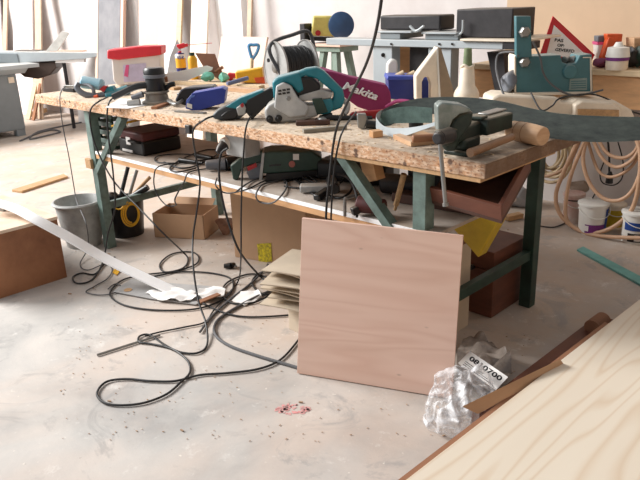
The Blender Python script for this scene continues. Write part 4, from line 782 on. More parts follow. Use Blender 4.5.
cable([T(268, 103, ZT+.04), T(256, 108, ZT+.02), gy(247, 122, -.012), gy(244, 145, -.02), gy(242, 180, -.03), gy(241, 220, -.04), gy(241, 250, -.06), Fz(239, 277, .03), Fz(228, 292), Fz(214, 308), Fz(205, 320), Fz(185, 325), Fz(160, 330), Fz(145, 334)], 0.0036, 'black cord from under the belt sander hanging over the bench front')
cable([Fz(312, 370), Fz(292, 364), Fz(255, 353), Fz(228, 343), Fz(215, 332), Fz(217, 319), Fz(232, 308), Fz(258, 294), Fz(283, 284), Fz(300, 278)], 0.0064, 'thick grey cord running across the floor to the plywood panel', grub)
cable([Fz(115, 283), Fz(110, 293), Fz(124, 303), Fz(155, 308), Fz(195, 307), Fz(222, 298), Fz(233, 286), Fz(228, 275), Fz(200, 270), Fz(160, 271), Fz(128, 276), Fz(115, 283)], 0.0044, 'wide black cord loop around the grey sheet on the floor')
cable([Fz(200, 300), Fz(225, 311), Fz(250, 315), Fz(290, 313), Fz(300, 311)], 0.0044, 'black cord running right from the grey sheet towards the small carton')
cable([Fz(295, 285, .02), Fz(270, 276), Fz(250, 272), Fz(228, 280), Fz(222, 292), Fz(232, 301), Fz(252, 301), Fz(270, 293), Fz(285, 283), Fz(275, 272), Fz(262, 270), Fz(252, 280), Fz(262, 292), Fz(282, 290)], 0.0044, 'tangled black cord beside the pile of flattened cardboard')
cable([Fz(200, 330, .01), Fz(212, 314), Fz(232, 296), Fz(250, 282), Fz(264, 268, .02), Fz(268, 262, .05)], 0.0052, 'grey cord running from the cord tangle up to the large carton', grub)
cable([Fz(20, 139), Fz(36, 132), Fz(52, 128), Fz(60, 130), Fz(45, 134), Fz(30, 137), Fz(38, 130), Fz(68, 123), Fz(84, 120)], .010, 'cord lying loosely on the floor beside the grey machine cabinet', grub)
q = nb(); bar(q, Fz(97, 353), Fz(160, 333), .005); obj('metal_rod', q, steel, label='straight thin metal rod lying on the front floor', cat='rod')
q = nb(); a = Fz(224, 264, .016); bar(q, a, a+RV*.035, .012, .018); bar(q, a+RV*.035, a+RV*.055+HV*.02, .018, .010); bar(q, a+RV*.05, a+RV*.07-HV*.01, .004); obj('power_plug', q, black, label='black plug lying alone on the floor in front of the large carton', cat='plug', bev=.002)
q = nb(); P_ = [Fz(113, 290), Fz(132, 277), Fz(160, 281), Fz(215, 285), Fz(222, 292), Fz(196, 303), Fz(150, 297)]; quadbox(q, [p+Vector((0, 0, .004)) for p in P_], (0, 0, -.005)); obj('grey_metal_sheet', q, graybag, label='flat grey sheet with a worn hole mark lying under the cord loop', cat='sheet', bev=.001)
q = nb(); lathe(q, Fz(128, 288, .0115), [(0, 0), (.02, 0), (.02, .002), (0, .002)], seg=20); obj('wooden_disc', q, timber, label='small round brown wooden plug on the grey sheet', cat='disc')
def film(name, pts, z, lab, cat, m=paper, amt=.012, k=1.):
    q = nb(); P_ = [Fz(x, y, .0) for x, y in pts]; cen = sum(P_, Vector())/len(P_); vt = [q.verts.new(p) for p in P_]; fc = q.faces.new(vt)
    bmesh.ops.triangulate(q, faces=[fc]); bmesh.ops.subdivide_edges(q, edges=q.edges[:], cuts=5, use_grid_fill=True)
    for v in q.verts:
        h = noise.noise(v.co*14*k+Vector((cen.x*9, 0, 0))); v.co.z = z+abs(h)*amt*2.4
    r = bmesh.ops.extrude_face_region(q, geom=q.faces[:])
    for v in [e for e in r['geom'] if isinstance(e, bmesh.types.BMVert)]: v.co.z += .0015
    return obj(name, q, m, label=lab, cat=cat, smooth=80)
film('plastic_wrapper', [(146, 294), (170, 289), (196, 294), (197, 300), (185, 303), (158, 301)], .013, 'white crumpled plastic wrapper lying on the grey sheet', 'wrapper')
film('paper_bag', [(197, 297), (200, 291), (214, 287), (226, 290), (224, 297), (206, 302)], .013, 'white paper bag with a grey corner beside the plastic wrapper', 'paper')
film('paper_scrap', [(232, 300), (240, 291), (258, 290), (262, 296), (245, 305)], 0.0032, 'flat white paper scrap under the cord tangle', 'paper')
q = nb(); beam(q, Fz(199, 300, .03), Fz(219, 292, .03), .03, .006); obj('grey_card', q, cardd, label='brown-grey card lying on the white paper bag', cat='card')
film('dry_leaf', [(112, 271), (117, 267), (121, 269), (117, 274)], .002, 'small yellow leaf shaped scrap on the floor near the bucket', 'scrap', yellow, .006, 3)
q = nb(); P_ = [Fz(12, 189), Fz(22, 190.5), Fz(68, 175.5), Fz(64, 173)]; quadbox(q, [p+Vector((0, 0, .012)) for p in P_], (0, 0, -.018)); obj('wooden_offcut', q, timber, label='flat wooden offcut lying alone on the far left floor', cat='offcut', bev=.002)
q = nb(); P_ = [Fz(577, 248), Fz(583, 245), Fz(660, 285), Fz(655, 291)]; quadbox(q, [p+Vector((0, 0, .004)) for p in P_], (0, 0, -.010)); obj('turquoise_strip', q, turq, label='turquoise plastic strip lying on the right floor', cat='strip')
# red paint mark and debris
q = nb(); 
for k in range(60):
    x = 293+random.uniform(-16, 16); y = 407+random.uniform(-7, 7)*(1-abs(x-293)/20); a = Fz(x, y, .0012); r0 = random.uniform(.004, .011)
    vs_ = [q.verts.new(a+Vector((math.cos(t_)*r0*random.uniform(.4, 1.2), math.sin(t_)*r0*random.uniform(.4, 1.2), 0))) for t_ in [i*2*PI/7 for i in range(7)]]; q.faces.new(vs_)
obj('paint_mark', q, mat('red_paint_mark', (226, 140, 138), .8, c2=(200, 172, 166), scale=60), label='faded red paint mark on the front floor', cat='paint mark', kind='stuff')
q = nb()
for k in range(700):
    u_, v_ = random.random(), random.random()
    x = 60+u_*480; y = 225+v_**1.5*215
    if 295 < x < 460 and y > 235 and y < 400: continue
    a = Fz(x, y, .002); r0 = random.uniform(.001, .0032)*(2.2 if random.random() < .05 else 1); box(q, a+Vector((0, 0, r0*.25)), (r0*2.4, r0*.9, r0*.6), random.uniform(0, PI))
obj('wood_chips', q, mat('chips', (196, 166, 136), .8, c2=(140, 112, 90), scale=3), label='wood chips and sawdust crumbs scattered over the concrete floor', cat='wood chips', kind='stuff')
q = nb()
for k in range(900):
    x, y = random.uniform(.03, 3.0), random.uniform(.01, 1.0); r0 = random.uniform(.0015, .005); box(q, (x, y, ZT+r0*.25), (r0*2.6, r0, r0*.6), random.uniform(0, PI))
obj('shavings', q, oak, label='wood shavings sprinkled over the worktop', cat='shavings', kind='stuff')

# plastic film and label sheet at the plywood's foot
c = Fz(464, 412, 0); q = nb()
cA = gz(452, 420, .0)
ico(q, cA+Vector((.018, .03, .072)), .122, 5, (.95, 1.30, .90))
for v in q.verts:
    d = noise.turbulence_vector(v.co*9, 4, False)*.024; rdg = abs(noise.noise(v.co*Vector((26, 8, 20)).length/20))*.0; v.co += d
    v.co -= (v.co-cA).normalized()*(abs(noise.noise(Vector((v.co.x*20+v.co.y*14, v.co.y*6, v.co.z*9))))*.038+abs(noise.noise(v.co*30))*.012)
mn = min(v.co.z for v in q.verts)
for v in q.verts: v.co.z = max(.002, v.co.z)
obj('plastic_wrap', q, FILM, label='crumpled clear plastic film between the plywood panel and the pine board', cat='plastic film', smooth=180)
sh = [(456, 384), (457, 358), (463, 345), (478, 342), (494, 352), (506, 365), (512, 384), (490, 398)]
o = film('printed_sheet', sh, .03, 'dark clear plastic bag with a printed label behind the crumpled film', 'plastic bag', mat('dark_film', (158, 146, 136), .25, c2=(112, 100, 92), scale=16), .04, 1.)
ls = nb(); L0, L1, L2, L3 = Fz(458, 361, .10), Fz(496, 388, .10), Fz(508, 375, .14), Fz(470, 349, .14)
# keep the label as its own sheet resting on the bag
quadbox(ls, [L0, L1, L2, L3], (0, 0, -.001)); pl = thing('label_sheet', 'white printed label with large black number on the dark plastic bag', 'label', (L0+L2)/2)
obj('label_paper', ls, paper, pl)
xd = (L1-L0); yd = (L3-L0); text_obj('label_number', '0810700', ink, pl, L0+xd*.12+yd*.50+Vector((0, 0, .0012)), xd, yd-xd*(yd.dot(xd)/xd.length_squared), yd.length*.30, xd.length*.82, bold=.03)
q = nb()
for k in range(3): a = L0+xd*.1+yd*(.12+.11*k)+Vector((0, 0, .0005)); beam(q, a, a+xd*(.78-.15*k), .004, .0005)
obj('label_lines', q, ink, pl)

# ------------------------------------------------------------------ right background: hoses, pails, wall shelf
YS = 1.95; zs = gy(610, 68, YS).z; x0 = gy(470, 60, YS).x
g = thing('wall_cabinet', 'plywood wall bench with a thick front edge behind the workbench', 'cabinet', (3.2, 2.1, 0))
q = nb(); bb(q, (x0, YS, zs-.03), (5.2, 2.39, zs)); obj('shelf_top', q, oak, g, bev=.002)
q = nb(); bb(q, (x0+.02, YS+.02, zs-.20), (5.2, YS+.035, zs-.031)); obj('front_panel', q, orangew, g)
q = nb(); bb(q, (x0, 2.36, zs+.0005), (5.2, 2.39, zs+.75)); obj('back_board', q, mat('tan_board', (206, 178, 148), .7, var=.06, scale=2), g)
for x in (x0+.1, 4.9): q = nb(); bb(q, (x, YS+.1, 0), (x+.06, YS+.16, zs-.031)); obj('leg', q, timber, g)
q = nb(); xa, xb = gy(476, 60, 1.9).x, gy(520, 60, 1.9).x
# sign
A = gy(565, 50, YS+.02); g = thing('warning_sign', 'triangular warning sign with red border and black wording standing on the wall bench', 'sign', Vector((A.x, YS+.1, zs)))
part('sign_border', g, red, A, [(553, 14), (595, 53), (592, 58), (541, 58), (540, 53)], .008, 0); part('sign_face', g, white, A, [(554, 23), (586, 53), (584, 54.5), (546, 54.5)], .002, -.0025)
for s_, x, y, w_, h_ in (('PAS', 554.5, 39.5, 8.5, 3.3), ('OP:', 557, 44.5, 7, 3.0), ('GEVERFD', 555, 49, 19, 3.2)):
    a = sp(A, x, y, -.004); b = sp(A, x+w_, y+w_*.10, -.004); text_obj('sign_wording', s_, ink, g, a, b-a, (b-a).cross(HV)*(-1 if (b-a).cross(HV).z < 0 else 1), (sp(A, x, y-h_, 0)-sp(A, x, y, 0)).length, (b-a).length, bold=.02)
def on_shelf(x, y): a = gy(x, y, YS+.12); a.z = zs; return a
def shelf_item(name, lab, cat, parts_, A):
    g = thing(name, lab, cat, A)
    for nm, m, pix, th, off, bv in parts_: part(nm, g, m, A, pix, th, off, bv)
    return g
A = gy(604, 64, YS+.12)
shelf_item('white_carton', 'tall white and red carton standing on the wall bench', 'carton', [('carton_body', whitepl, [(598, 64), (598, 41), (611, 41), (611, 64)], .07, .03, .003), ('carton_band', pink, [(597.5, 43), (597.5, 40), (611.5, 40), (611.5, 43)], .074, .028, 0), ('carton_top', greypl, [(598, 40), (598, 34), (610, 33), (611, 40)], .06, .032, .004)], A)
shelf_item('orange_caulking_gun', 'orange angular plastic tool standing in front of the white carton', 'tool', [('upright', orange, [(600, 63), (605, 47), (609, 35), (617, 37), (612, 55), (608, 64)], .05, -.02, .004), ('arm', orange, [(608, 40), (607, 32), (623, 32), (622, 40)], .05, -.015, .004)], A)
A = gy(618, 66, YS+.02); c = A.copy(); c.z = zs; c += HV*.02
g = thing('white_jar', 'white plastic jar with screw lid standing on the wall bench', 'jar', c)
sc1 = FPX/((c-CAM).dot(_f))
q = nb(); lathe(q, c, [(0, 0), (10/sc1, 0), (10.5/sc1, 2/sc1), (10.5/sc1, 9/sc1), (0, 9/sc1)]); obj('jar_body', q, cream, g)
q = nb(); lathe(q, c+Vector((0, 0, 9.2/sc1)), [(0, 0), (11/sc1, 0), (11/sc1, 3/sc1), (0, 3/sc1)]); obj('jar_band', q, purple, g)
q = nb(); lathe(q, c+Vector((0, 0, 12.4/sc1)), [(0, 0), (11.5/sc1, 0), (10/sc1, 9/sc1), (5/sc1, 10/sc1), (3/sc1, 14/sc1), (0, 14/sc1)]); obj('jar_lid', q, whitepl, g)
for k, (x, y, r, m, nm, lb, ct) in enumerate([(600, 62, .035, mat('mauve_cloth', (126, 62, 92), .8), 'mauve_cloth', 'mauve crumpled cloth at the left end of the wall bench items', 'cloth'), (633, 52, .055, darkm, 'dark_rag', 'dark crumpled rag beside the white jar', 'rag'), (640, 60, .05, darkgreen, 'green_rag', 'dark green rag at the right edge of the wall bench', 'rag')]):
    q = nb(); a = gy(x, y, YS+(.08 if k == 0 else .16)); a.z = zs+r*.7; ico(q, a, r, 3, (1.2, 1, 1.1 if k else .7)); crumple(q, r*.5, 22, k*3)
    mnz = min(v.co.z for v in q.verts)
    for v in q.verts: v.co.z += zs+.001-mnz
    obj(nm, q, m, label=lb, cat=ct)
A = gy(645, 66, YS+.14); shelf_item('small_wooden_box', 'small wooden box on the wall bench at the right edge of the photo', 'box', [('box_body', beech, [(634, 66), (634, 36), (655, 36), (655, 66)], .1, .05, .003)], A)
A = gy(536, 60, YS+.1)
q = nb(); A = gy(532, 46, YS+.12); 
def hose(pts, r, label, m, name='air_hose', group=None):
    q = nb(); tube(q, [gy(x, y, v) for x, y, v in pts], r, seg=10); o = obj(name, q, m, label=label, cat='hose', group=group)
hose([(583, 128, 1.98), (566, 165, 1.96), (556, 192, 1.95), (560, 212, 1.93), (575, 226, 1.92), (594, 231, 1.91), (615, 224, 1.92), (632, 207, 1.94), (639, 180, 1.95), (640, 150, 1.96), (632, 125, 1.98)], .012, 'large orange hose loop hanging to the floor around the paint pails', hosem)
hose([(590, 128, 1.97), (572, 170, 1.95), (566, 200, 1.94), (567, 218, 1.925), (580, 229, 1.91), (600, 234, 1.89), (640, 236, 1.88), (660, 236, 1.88)], .011, 'orange hose trailing on the floor out of the right edge', hosem)
hose([(590, 125, 1.98), (583, 155, 1.96), (589, 180, 1.95), (603, 196, 1.94), (620, 198, 1.94), (634, 186, 1.95), (642, 160, 1.96), (640, 130, 1.98)], .011, 'orange hose loop hanging lowest on the wall above the pails', hosem)
hose([(594, 128, 2.0), (606, 150, 1.99), (622, 156, 1.99), (634, 150, 2.0), (642, 135, 2.0)], .010, 'short orange hose loop hanging high at the right', hosem)
hose([(590, 128, 2.0), (600, 153, 1.98), (615, 165, 1.98), (632, 158, 1.98), (644, 138, 2.0)], .010, 'middle orange hose loop hanging at the right', hosem)
hose([(588, 140, 2.02), (598, 168, 2.0), (612, 175, 2.0), (630, 166, 2.0), (642, 148, 2.0)], .009, 'lower thin orange hose loop hanging behind the others at the right', hosem)
hose([(584, 126, 2.04), (575, 150, 2.03), (565, 166, 2.02), (548, 174, 2.02), (538, 172, 2.02)], .010, 'orange hose swinging left behind the workbench leg', hosem)
for k in range(8):
    cx_, cy_ = 551+3*math.sin(k*2.4), 150+2.5*math.cos(k*1.9)
    pts = [(cx_+(21-k*1.5)*math.cos(a+k*.3), cy_+(28-k*1.9)*math.sin(a+k*.3), 2.09+.014*k) for a in [i*2*PI/12 for i in range(12)]]
    q = nb(); tube(q, [gy(x, y, v) for x, y, v in pts], .010, closed=True, n=4); obj('hose_coil', q, hosep, label='tan hose turn in the coil hanging behind the workbench leg', cat='hose', group='tan hose coil turns')
cable([gy(605, 120, 2.2), gy(609, 150, 2.25), gy(609, 178, 2.25)], 0.0064, 'black cord with plug hanging on the wall behind the hoses')
q = nb(); lathe(q, gy(609, 181, 2.25), [(0, 0), (.022, 0), (.018, .05), (.008, .07), (0, .07)]); obj('power_plug', q, black, label='black plug hanging against the wall behind the hoses', cat='plug')
cable([gy(604, 160, 2.3), gy(600, 172, 2.3), gy(603, 181, 2.3), gy(614, 183, 2.3), gy(622, 176, 2.3), gy(623, 160, 2.3), gy(618, 140, 2.3)], .004, 'thin black wire loop hanging on the wall')
def pail(name, lab, x, y, wpx, hpx, bands, m=whitepl, tz=0.):
    A = gz(x, y, 0); sc_ = FPX/((A-CAM).dot(_f)); r = wpx/2/sc_; c = A+HV*r*.9; c.z = 0; h = hpx/sc_/math.cos(.33)
    g = thing(name, lab, 'pail', c)
    q = nb(); lathe(q, c, [(0, .0), (r*.9, 0), (r, h*.97), (0, h*.97)], seg=36); obj('pail_body', q, m, g)
    q = nb(); lathe(q, c, [(0, h*.972), (r*1.06, h*.972), (r*1.06, h*.93), (r*1.09, h*.93), (r*1.09, h), (r*1.0, h+.004), (0, h*.99)], seg=36); obj('lid', q, m, g)
    for (z0, z1, a0, a1, mm) in bands:
        q = nb(); seg = 18; V0, V1 = [], []
        for i in range(seg+1):
            a = a0+(a1-a0)*i/seg; d = RV*math.sin(a)-HV*math.cos(a)
            for z_, L3_ in ((z0, V0), (z1, V1)): rr = r*(.9+.1*z_/.97)*1.006; L3_.append((c+d*rr+Vector((0, 0, h*z_)), c+d*(rr+.0015)+Vector((0, 0, h*z_))))
        ribbon(q, [(V1[i][1], V0[i][1]) for i in range(seg+1)], .0008, 1); obj('label_band', q, mm, g)
    q = nb(); tube(q, [c+(RV*math.sin(a)-HV*math.cos(a))*r*1.12+Vector((0, 0, h*(.86-.28*math.cos(a)))) for a in [(-PI/2)+i*PI/10 for i in range(11)]], .0025); obj('wire_handle', q, whitepl, g)
pail('paint_pail', 'white paint pail with purple and blue label standing on the floor inside the hose loop', 596, 234, 28, 30, [(.08, .36, -.9, .6, purple), (.05, .85, .62, 1.5, bluepr), (.14, .32, -1.1, -.62, paper)])
pail('paint_pail', 'white paint pail with blue label at the right edge of the photo', 640, 243, 28, 30, [(.45, .72, -1.3, 1.3, bluepr), (.08, .36, -1.0, 1.2, darkm), (.12, .32, -.5, .2, paper)])
pail('paint_pail', 'yellow-labelled cream pail between the two white paint pails', 616, 228, 22, 24, [(.1, .8, -1.2, 1.2, yel2)], cream)
pail('stained_pail', 'pinkish paint-stained bucket against the wall left of the paint pails', 575, 222, 20, 28, [(.80, .84, -1.0, 1.0, darkm)], mat('stained_white', (224, 210, 202), .7, c2=(204, 160, 148), scale=9))
q = nb(); a = gy(579, 184, 2.2); ico(q, a, .04, 3, (1.4, 1, .8)); crumple(q, .02, 20, 2); obj('paint_rag', q, mat('rag', (176, 160, 146), .8), label='crumpled rag lying on top of the stained pail', cat='rag')
cable([gy(595, 192, 2.0), Fz(582, 212, .05), Fz(571, 218), Fz(555, 225), Fz(540, 224)], 0.004, 'thin dark cord on the floor in front of the stained pail')
q = nb(); A = gz(505, 214, .0); beam(q, gz(506, 216, .02), gz(521, 213, .02), .05, .03); obj('wooden_offcut', q, timber, label='wooden offcut on the floor seen past the right bench leg', cat='offcut', bev=.002)
q = nb(); a = gz(520, 208, 0)+HV*.1; ico(q, a+Vector((0, 0, .06)), .09, 4, (1.2, 1, .8)); crumple(q, .03, 12, 7)
for v in q.verts: v.co.z = max(.001, v.co.z)
obj('plastic_sack', q, mat('grey_sack', (170, 172, 176), .5, var=.1), label='grey plastic sack near the wall behind the right bench leg', cat='sack')

# ------------------------------------------------------------------ machines behind the workbench
A = gy(440, 45, 1.5); g = thing('jointer_machine', 'long light grey woodworking machine standing behind the workbench', 'machine', Vector((A.x, 1.6, 0)))
xl, xr = gy(326, 40, 1.5).x, gy(503, 44, 1.5).x; zt_ = gy(440, 38.5, 1.5).z; zb_ = gy(440, 46, 1.5).z
q = nb(); bb(q, (xl, 1.5, zb_), (xr, 1.62, zt_)); obj('bed', q, mgl, g, bev=.004)
q = nb(); bb(q, (xr+.001, 1.49, zb_+.003), (gy(527, 44, 1.5).x, 1.64, zt_+.001)); obj('bed_end', q, darkm, g, bev=.003)
q = nb(); bb(q, (gy(462, 38, 1.5).x, 1.48, zt_+.001), (gy(525, 38, 1.5).x, 1.9, zt_+.012)); obj('side_table', q, cream, g, bev=.002)
q = nb(); bb(q, (gy(378, 33, 1.5).x, 1.52, zt_+.001), (gy(398, 33, 1.5).x, 1.75, zt_+.035)); obj('table_bracket', q, mgrey, g, bev=.003)
q = nb(); bb(q, (gy(374, 33, 1.5).x, 1.51, zt_+.036), (gy(410, 33, 1.5).x, 1.8, zt_+.046)); bb(q, (gy(420, 33, 1.5).x, 1.51, zt_+.032), (gy(455, 33, 1.5).x, 1.8, zt_+.042)); obj('upper_table', q, mgl, g, bev=.003)
q = nb(); bb(q, (gy(422, 33, 1.5).x, 1.53, zt_+.001), (gy(455, 33, 1.5).x, 1.78, zt_+.0315)); obj('table_carriage', q, mgrey, g, bev=.003)
q = nb(); bb(q, (gy(456, 28, 1.56).x, 1.56, zt_+.013), (gy(512, 28, 1.56).x, 1.8, zt_+.16)); obj('motor_box', q, darkm, g, bev=.006)
q = nb(); bb(q, (gy(380, 28, 1.6).x, 1.6, zt_+.047), (gy(440, 28, 1.6).x, 1.75, zt_+.13)); obj('cutter_guard', q, darkm, g, bev=.01)
q = nb(); tube(q, [gy(455, 34, 1.53), gy(462, 30, 1.53), gy(463, 18, 1.53)], .006); obj('guard_rail', q, mgl, g); q = nb(); tube(q, [gy(410, 24, 1.5), gy(416, 29, 1.5), gy(424, 24, 1.5)], .008); obj('lever', q, mgl, g)
for a_, b_ in ((373, 392), (428, 451)):
    q = nb(); bb(q, (gy(a_, 60, 1.52).x, 1.52, 0), (gy(b_, 60, 1.52).x, 1.60, zb_-.001)); obj('leg', q, mgl, g, bev=.004)
for x, y, r_, o_ in ((383, 53, .012, 1.5195), (391, 42, .006, 1.4995), (439, 42, .006, 1.4995), (452, 42, .006, 1.4995)): q = nb(); bar(q, gy(x, y, o_), gy(x, y, o_-.008), r_); obj('bolt_head', q, black, g)
q = nb(); bb(q, (gy(408, 50, 1.6).x, 1.61, zb_-.22), (gy(434, 50, 1.6).x, 1.8, zb_-.001)); obj('motor', q, darkm, g, bev=.01)
q = nb(); quadbox(q, [gy(487, 50, 1.62), gy(503, 50, 1.62), gy(508, 100, 1.62), gy(497, 100, 1.62)], (0, .15, 0)); obj('machine_column', q, darkm, label='dark tapering machine column behind the glue bottle', cat='machine')
A = gy(397, 57, 1.75); q = nb(); slab(q, A, [(389, 58), (392, 44), (411, 44), (411, 130), (389, 130)], .12); obj('orange_case', q, orangew, label='orange-brown case seen beneath the grey machine bed', cat='case', bev=.006)
A = gy(397, 70, 1.2); q = nb(); A = T(397, 92); slab(q, A, [(386, 96), (387, 62), (391, 57), (397, 58), (398, 64), (396, 96)], .05, -.06); obj('white_jug', q, whitepl, label='white plastic jug behind the rear blue bin', cat='jug', bev=.01)
# bench grinder on stand
A = gy(326, 60, 2.0); gy0 = gy(326, 42, 2.0); g = thing('grinder_stand', 'green-grey pedestal stand with flared legs behind the cable reel', 'stand', Vector((A.x, 2.05, 0)))
q = nb(); bb(q, (gy(308, 42, 1.92).x, 1.92, gy0.z-.012), (gy(340, 42, 1.92).x, 2.16, gy0.z+.008)); obj('top_board', q, pinkply, g, bev=.002)
q = nb(); bb(q, (gy(311, 42, 1.92).x, 1.94, gy0.z-.05), (gy(338, 42, 1.92).x, 2.14, gy0.z-.0125)); obj('apron', q, mat('stand_green', (128, 146, 132), .5), g, bev=.003)
zt2 = gy0.z-.0505
for sx, sy in ((-1, -1), (1, -1), (-1, 1), (1, 1)):
    xc, yc = (gy(311, 42, 1.92).x+gy(338, 42, 1.92).x)/2, 2.04
    q = nb(); beam(q, (xc+sx*.06, yc+sy*.06, zt2), (xc+sx*.2, yc+sy*.17, .0), .045, .045, up=(0, 1, 0)); obj('leg', q, MATS['stand_green'], g, bev=.003)
z0 = gy0.z+.0085; xc0 = gy(322, 38, 2.0).x; g = thing('bench_grinder', 'yellow bench grinder with blue wheel guard on the pedestal stand', 'grinder', Vector((xc0, 2.0, z0)))
A = gy(322, 38, 1.97)
q = nb(); slab(q, A, [(310, 38.5), (311, 35), (338, 36), (339, 40.5)], .12); 
vm = min(v.co.z for v in q.verts)
for v in q.verts: v.co.z += max(0, z0-vm)
obj('base', q, black, g, bev=.003)
part('motor_body', g, mat('pale_yellow_paint', (216, 200, 110), .45), A, [(311, 34), (313, 14), (334, 14), (336, 35)], .14, -.0, .012); q = nb(); lathe(q, sp(A, 318, 31, -.002), [(0, 0), (.02, 0), (.02, -.004), (0, -.004)], HV); obj('badge', q, redt, g)
q = nb(); a = sp(A, 341, 23, .03); lathe(q, a, [(0, 0), (.088, 0), (.094, -.006), (.094, -.04), (.086, -.046), (0, -.046)], HV, 40); obj('wheel_guard', q, mat('navy_guard', (52, 84, 124), .4), g)
q = nb(); a = sp(A, 306, 30, .05); box(q, a, (.05, .08, .12)); obj('tool_rest', q, darkm, g, bev=.005)

panelw = mat('off_white_panel', (226, 222, 220), .6, var=.03); stripw = mat('strip_timber', (212, 184, 158), .6, var=.1)
# ------------------------------------------------------------------ boards and machines in the left background
def leaner(name, lab, cat, xa_, xb_, ytop, m, base=2.1, top=2.33, th=.02, ybot=None, skew=0., group=None):
    zt = max(.2, gy((xa_+xb_)/2, ytop, top-.03).z) if ytop is not None else 1.75
    ym = 60; X0, X1 = gy(xa_, ym, top-.05).x, gy(xb_, ym, top-.05).x
    q = nb(); b0, b1 = Vector((X0-skew*.5, base, 0.004)), Vector((X1-skew*.5, base, 0.004)); t1, t0 = Vector((X1+skew*.5, top, zt)), Vector((X0+skew*.5, top, zt))
    quadbox(q, [b0, b1, t1, t0], (0, th, 0)); return obj(name, q, m, label=lab, cat=cat, bev=.001, group=group)
tanw = oak
leaner('white_board', 'tall white panel at the far left edge leaning on the wall', 'panel', -14, 10, None, panelw)
leaner('wooden_strip', 'pale orange strip leaning on the wall right of the leftmost white panel', 'strip', 16, 20, None, stripw, base=1.9, top=2.28)
leaner('white_board', 'white-pink panel leaning on the wall behind the sliding table', 'panel', 24, 43, None, mat('rosy_panel', (236, 222, 218), .6, var=.03), base=2.0, top=2.30)
leaner('wooden_strip', 'tan strip leaning on the wall above the tilted grey board', 'strip', 46, 52, None, stripw, base=1.95, top=2.26, skew=-.05)
leaner('white_door', 'large white door leaf leaning on the wall left of the framed grey panel', 'panel', 82, 106, None, panelw, base=2.12, top=2.33)
g = thing('framed_panel', 'grey framed panel with pale timber frame leaning behind the red-lidded box', 'panel', (gy(120, 60, 2.25).x, 2.1, 0))
X0, X1 = gy(107, 60, 2.25).x, gy(134, 60, 2.25).x; q = nb(); quadbox(q, [(X0+.06, 2.0, .06), (X1-.06, 2.0, .06), (X1-.06, 2.27, 1.7), (X0+.06, 2.27, 1.7)], (0, .01, 0)); obj('pane', q, mat('smoky_grey', (148, 146, 148), .3, c2=(120, 120, 124), scale=3), g)
q = nb()
for a_, b_ in (((X0, 0), (X0+.05, 1.75)), ((X1-.05, 0), (X1, 1.75))): quadbox(q, [(a_[0], 1.985, .004), (b_[0], 1.985, .004), (b_[0], 2.28, 1.75), (a_[0], 2.28, 1.75)], (0, .035, 0))
obj('frame', q, pinkply, g)
leaner('plywood_sheet', 'pale plywood sheet leaning on the wall right of the framed panel', 'plywood', 146, 166, None, pinkply, base=2.1)
leaner('white_board', 'white panel leaning on the wall behind the spray can', 'panel', 166, 184, None, panelw, base=2.05, top=2.30)
leaner('wooden_strip', 'narrow tan strip leaning right above the spray can', 'strip', 185, 190, None, oak, base=1.95, top=2.26)
leaner('plywood_sheet', 'cream board leaning on the wall right of the spray can', 'plywood', 199, 215, None, mat('cream_board', (238, 220, 200), .6, var=.03), base=2.0, top=2.29)
leaner('plywood_sheet', 'large pink plywood sheet behind the blue-handled spade', 'plywood', 219, 264, 35, pinkply, base=1.85, top=2.16)
leaner('plywood_sheet', 'white-pink board standing behind the cable reel', 'plywood', 252, 256, None, stripw, base=2.1, top=2.32)
A = gy(250, 76, 1.7); g = thing('spade', 'spade with blue D-shaped handle leaning upright behind the yellow tray', 'spade', Vector((A.x, 1.72, 0)))
pbar('shaft', g, oak, A, (248.3, 170, 0), (252, 56, 0), .014); ptube('grip', g, mat('sky_blue_plastic', (96, 162, 210), .4), A, [(252, 57, 0), (250, 50, 0), (249, 43.5, 0), (253.5, 43, 0), (258.5, 43.5, 0), (257, 50, 0), (252.5, 57, 0)], .013)
# far-left machines
g = thing('grey_cabinet_saw', 'grey steel machine cabinet with pale table at the left edge', 'machine', (-3.8, .8, 0))
fc = gz(27, 133, 0); xz = fc.x; hc = .66
q = nb(); bb(q, (xz-.8, .2, .07), (xz, fc.y, hc)); obj('cabinet', q, mgrey, g, bev=.008)
for (x, y) in ((xz-.09, fc.y-.1), (xz-.09, .25), (xz-.75, fc.y-.1)): q = nb(); bb(q, (x, y, 0), (x+.09, y+.09, .0699)); obj('foot', q, mgrey, g)
q = nb(); bb(q, (xz-.95, .0, hc+.06), (xz+.12, fc.y+.22, hc+.10)); obj('table', q, mgl, g, bev=.004)
q = nb(); quadbox(q, [(xz-.7, .1, hc+.001), (xz+.0, .1, hc+.001), (xz+.1, .1, hc+.059), (xz-.8, .1, hc+.059)], (0, fc.y-.0, 0)); obj('table_bracket', q, mgl, g)
q = nb(); a = gx(11, 78, xz+.002); bb(q, (a.x-.0, a.y-.03, a.z-.03), (a.x+.012, a.y+.03, a.z+.03)); obj('switch_plate', q, cream, g)
A = gy(50, 60, 1.75); g = thing('sliding_table_saw', 'long pale sliding table of a saw standing by the wall on the left', 'machine', Vector((A.x, 1.9, 0)))
part('sliding_table', g, mgl, A, [(-20, 59), (-20, 50), (18, 50), (104, 51), (106, 53), (84, 57), (20, 61)], .22, 0, .004)
part('end_cap', g, mgrey, A, [(-20, 60.5), (-20, 51), (17, 52), (19, 61)], .05, -.01, .003); part('lower_rail', g, white, A, [(55, 61), (56, 58), (84, 56.8), (84, 60.5)], .08, .02, .002)
part('motor_hood', g, mat('dark_brown_hood', (70, 54, 46), .5), A, [(18, 61.5), (55, 60), (56, 66), (50, 73), (38, 77), (24, 75), (18, 70)], .25, .03, .01)
q = nb(); a = sp(A, 64, 61, .08); bar(q, Vector((a.x, a.y, 0)), a, .02); obj('support_post', q, darkm, g)
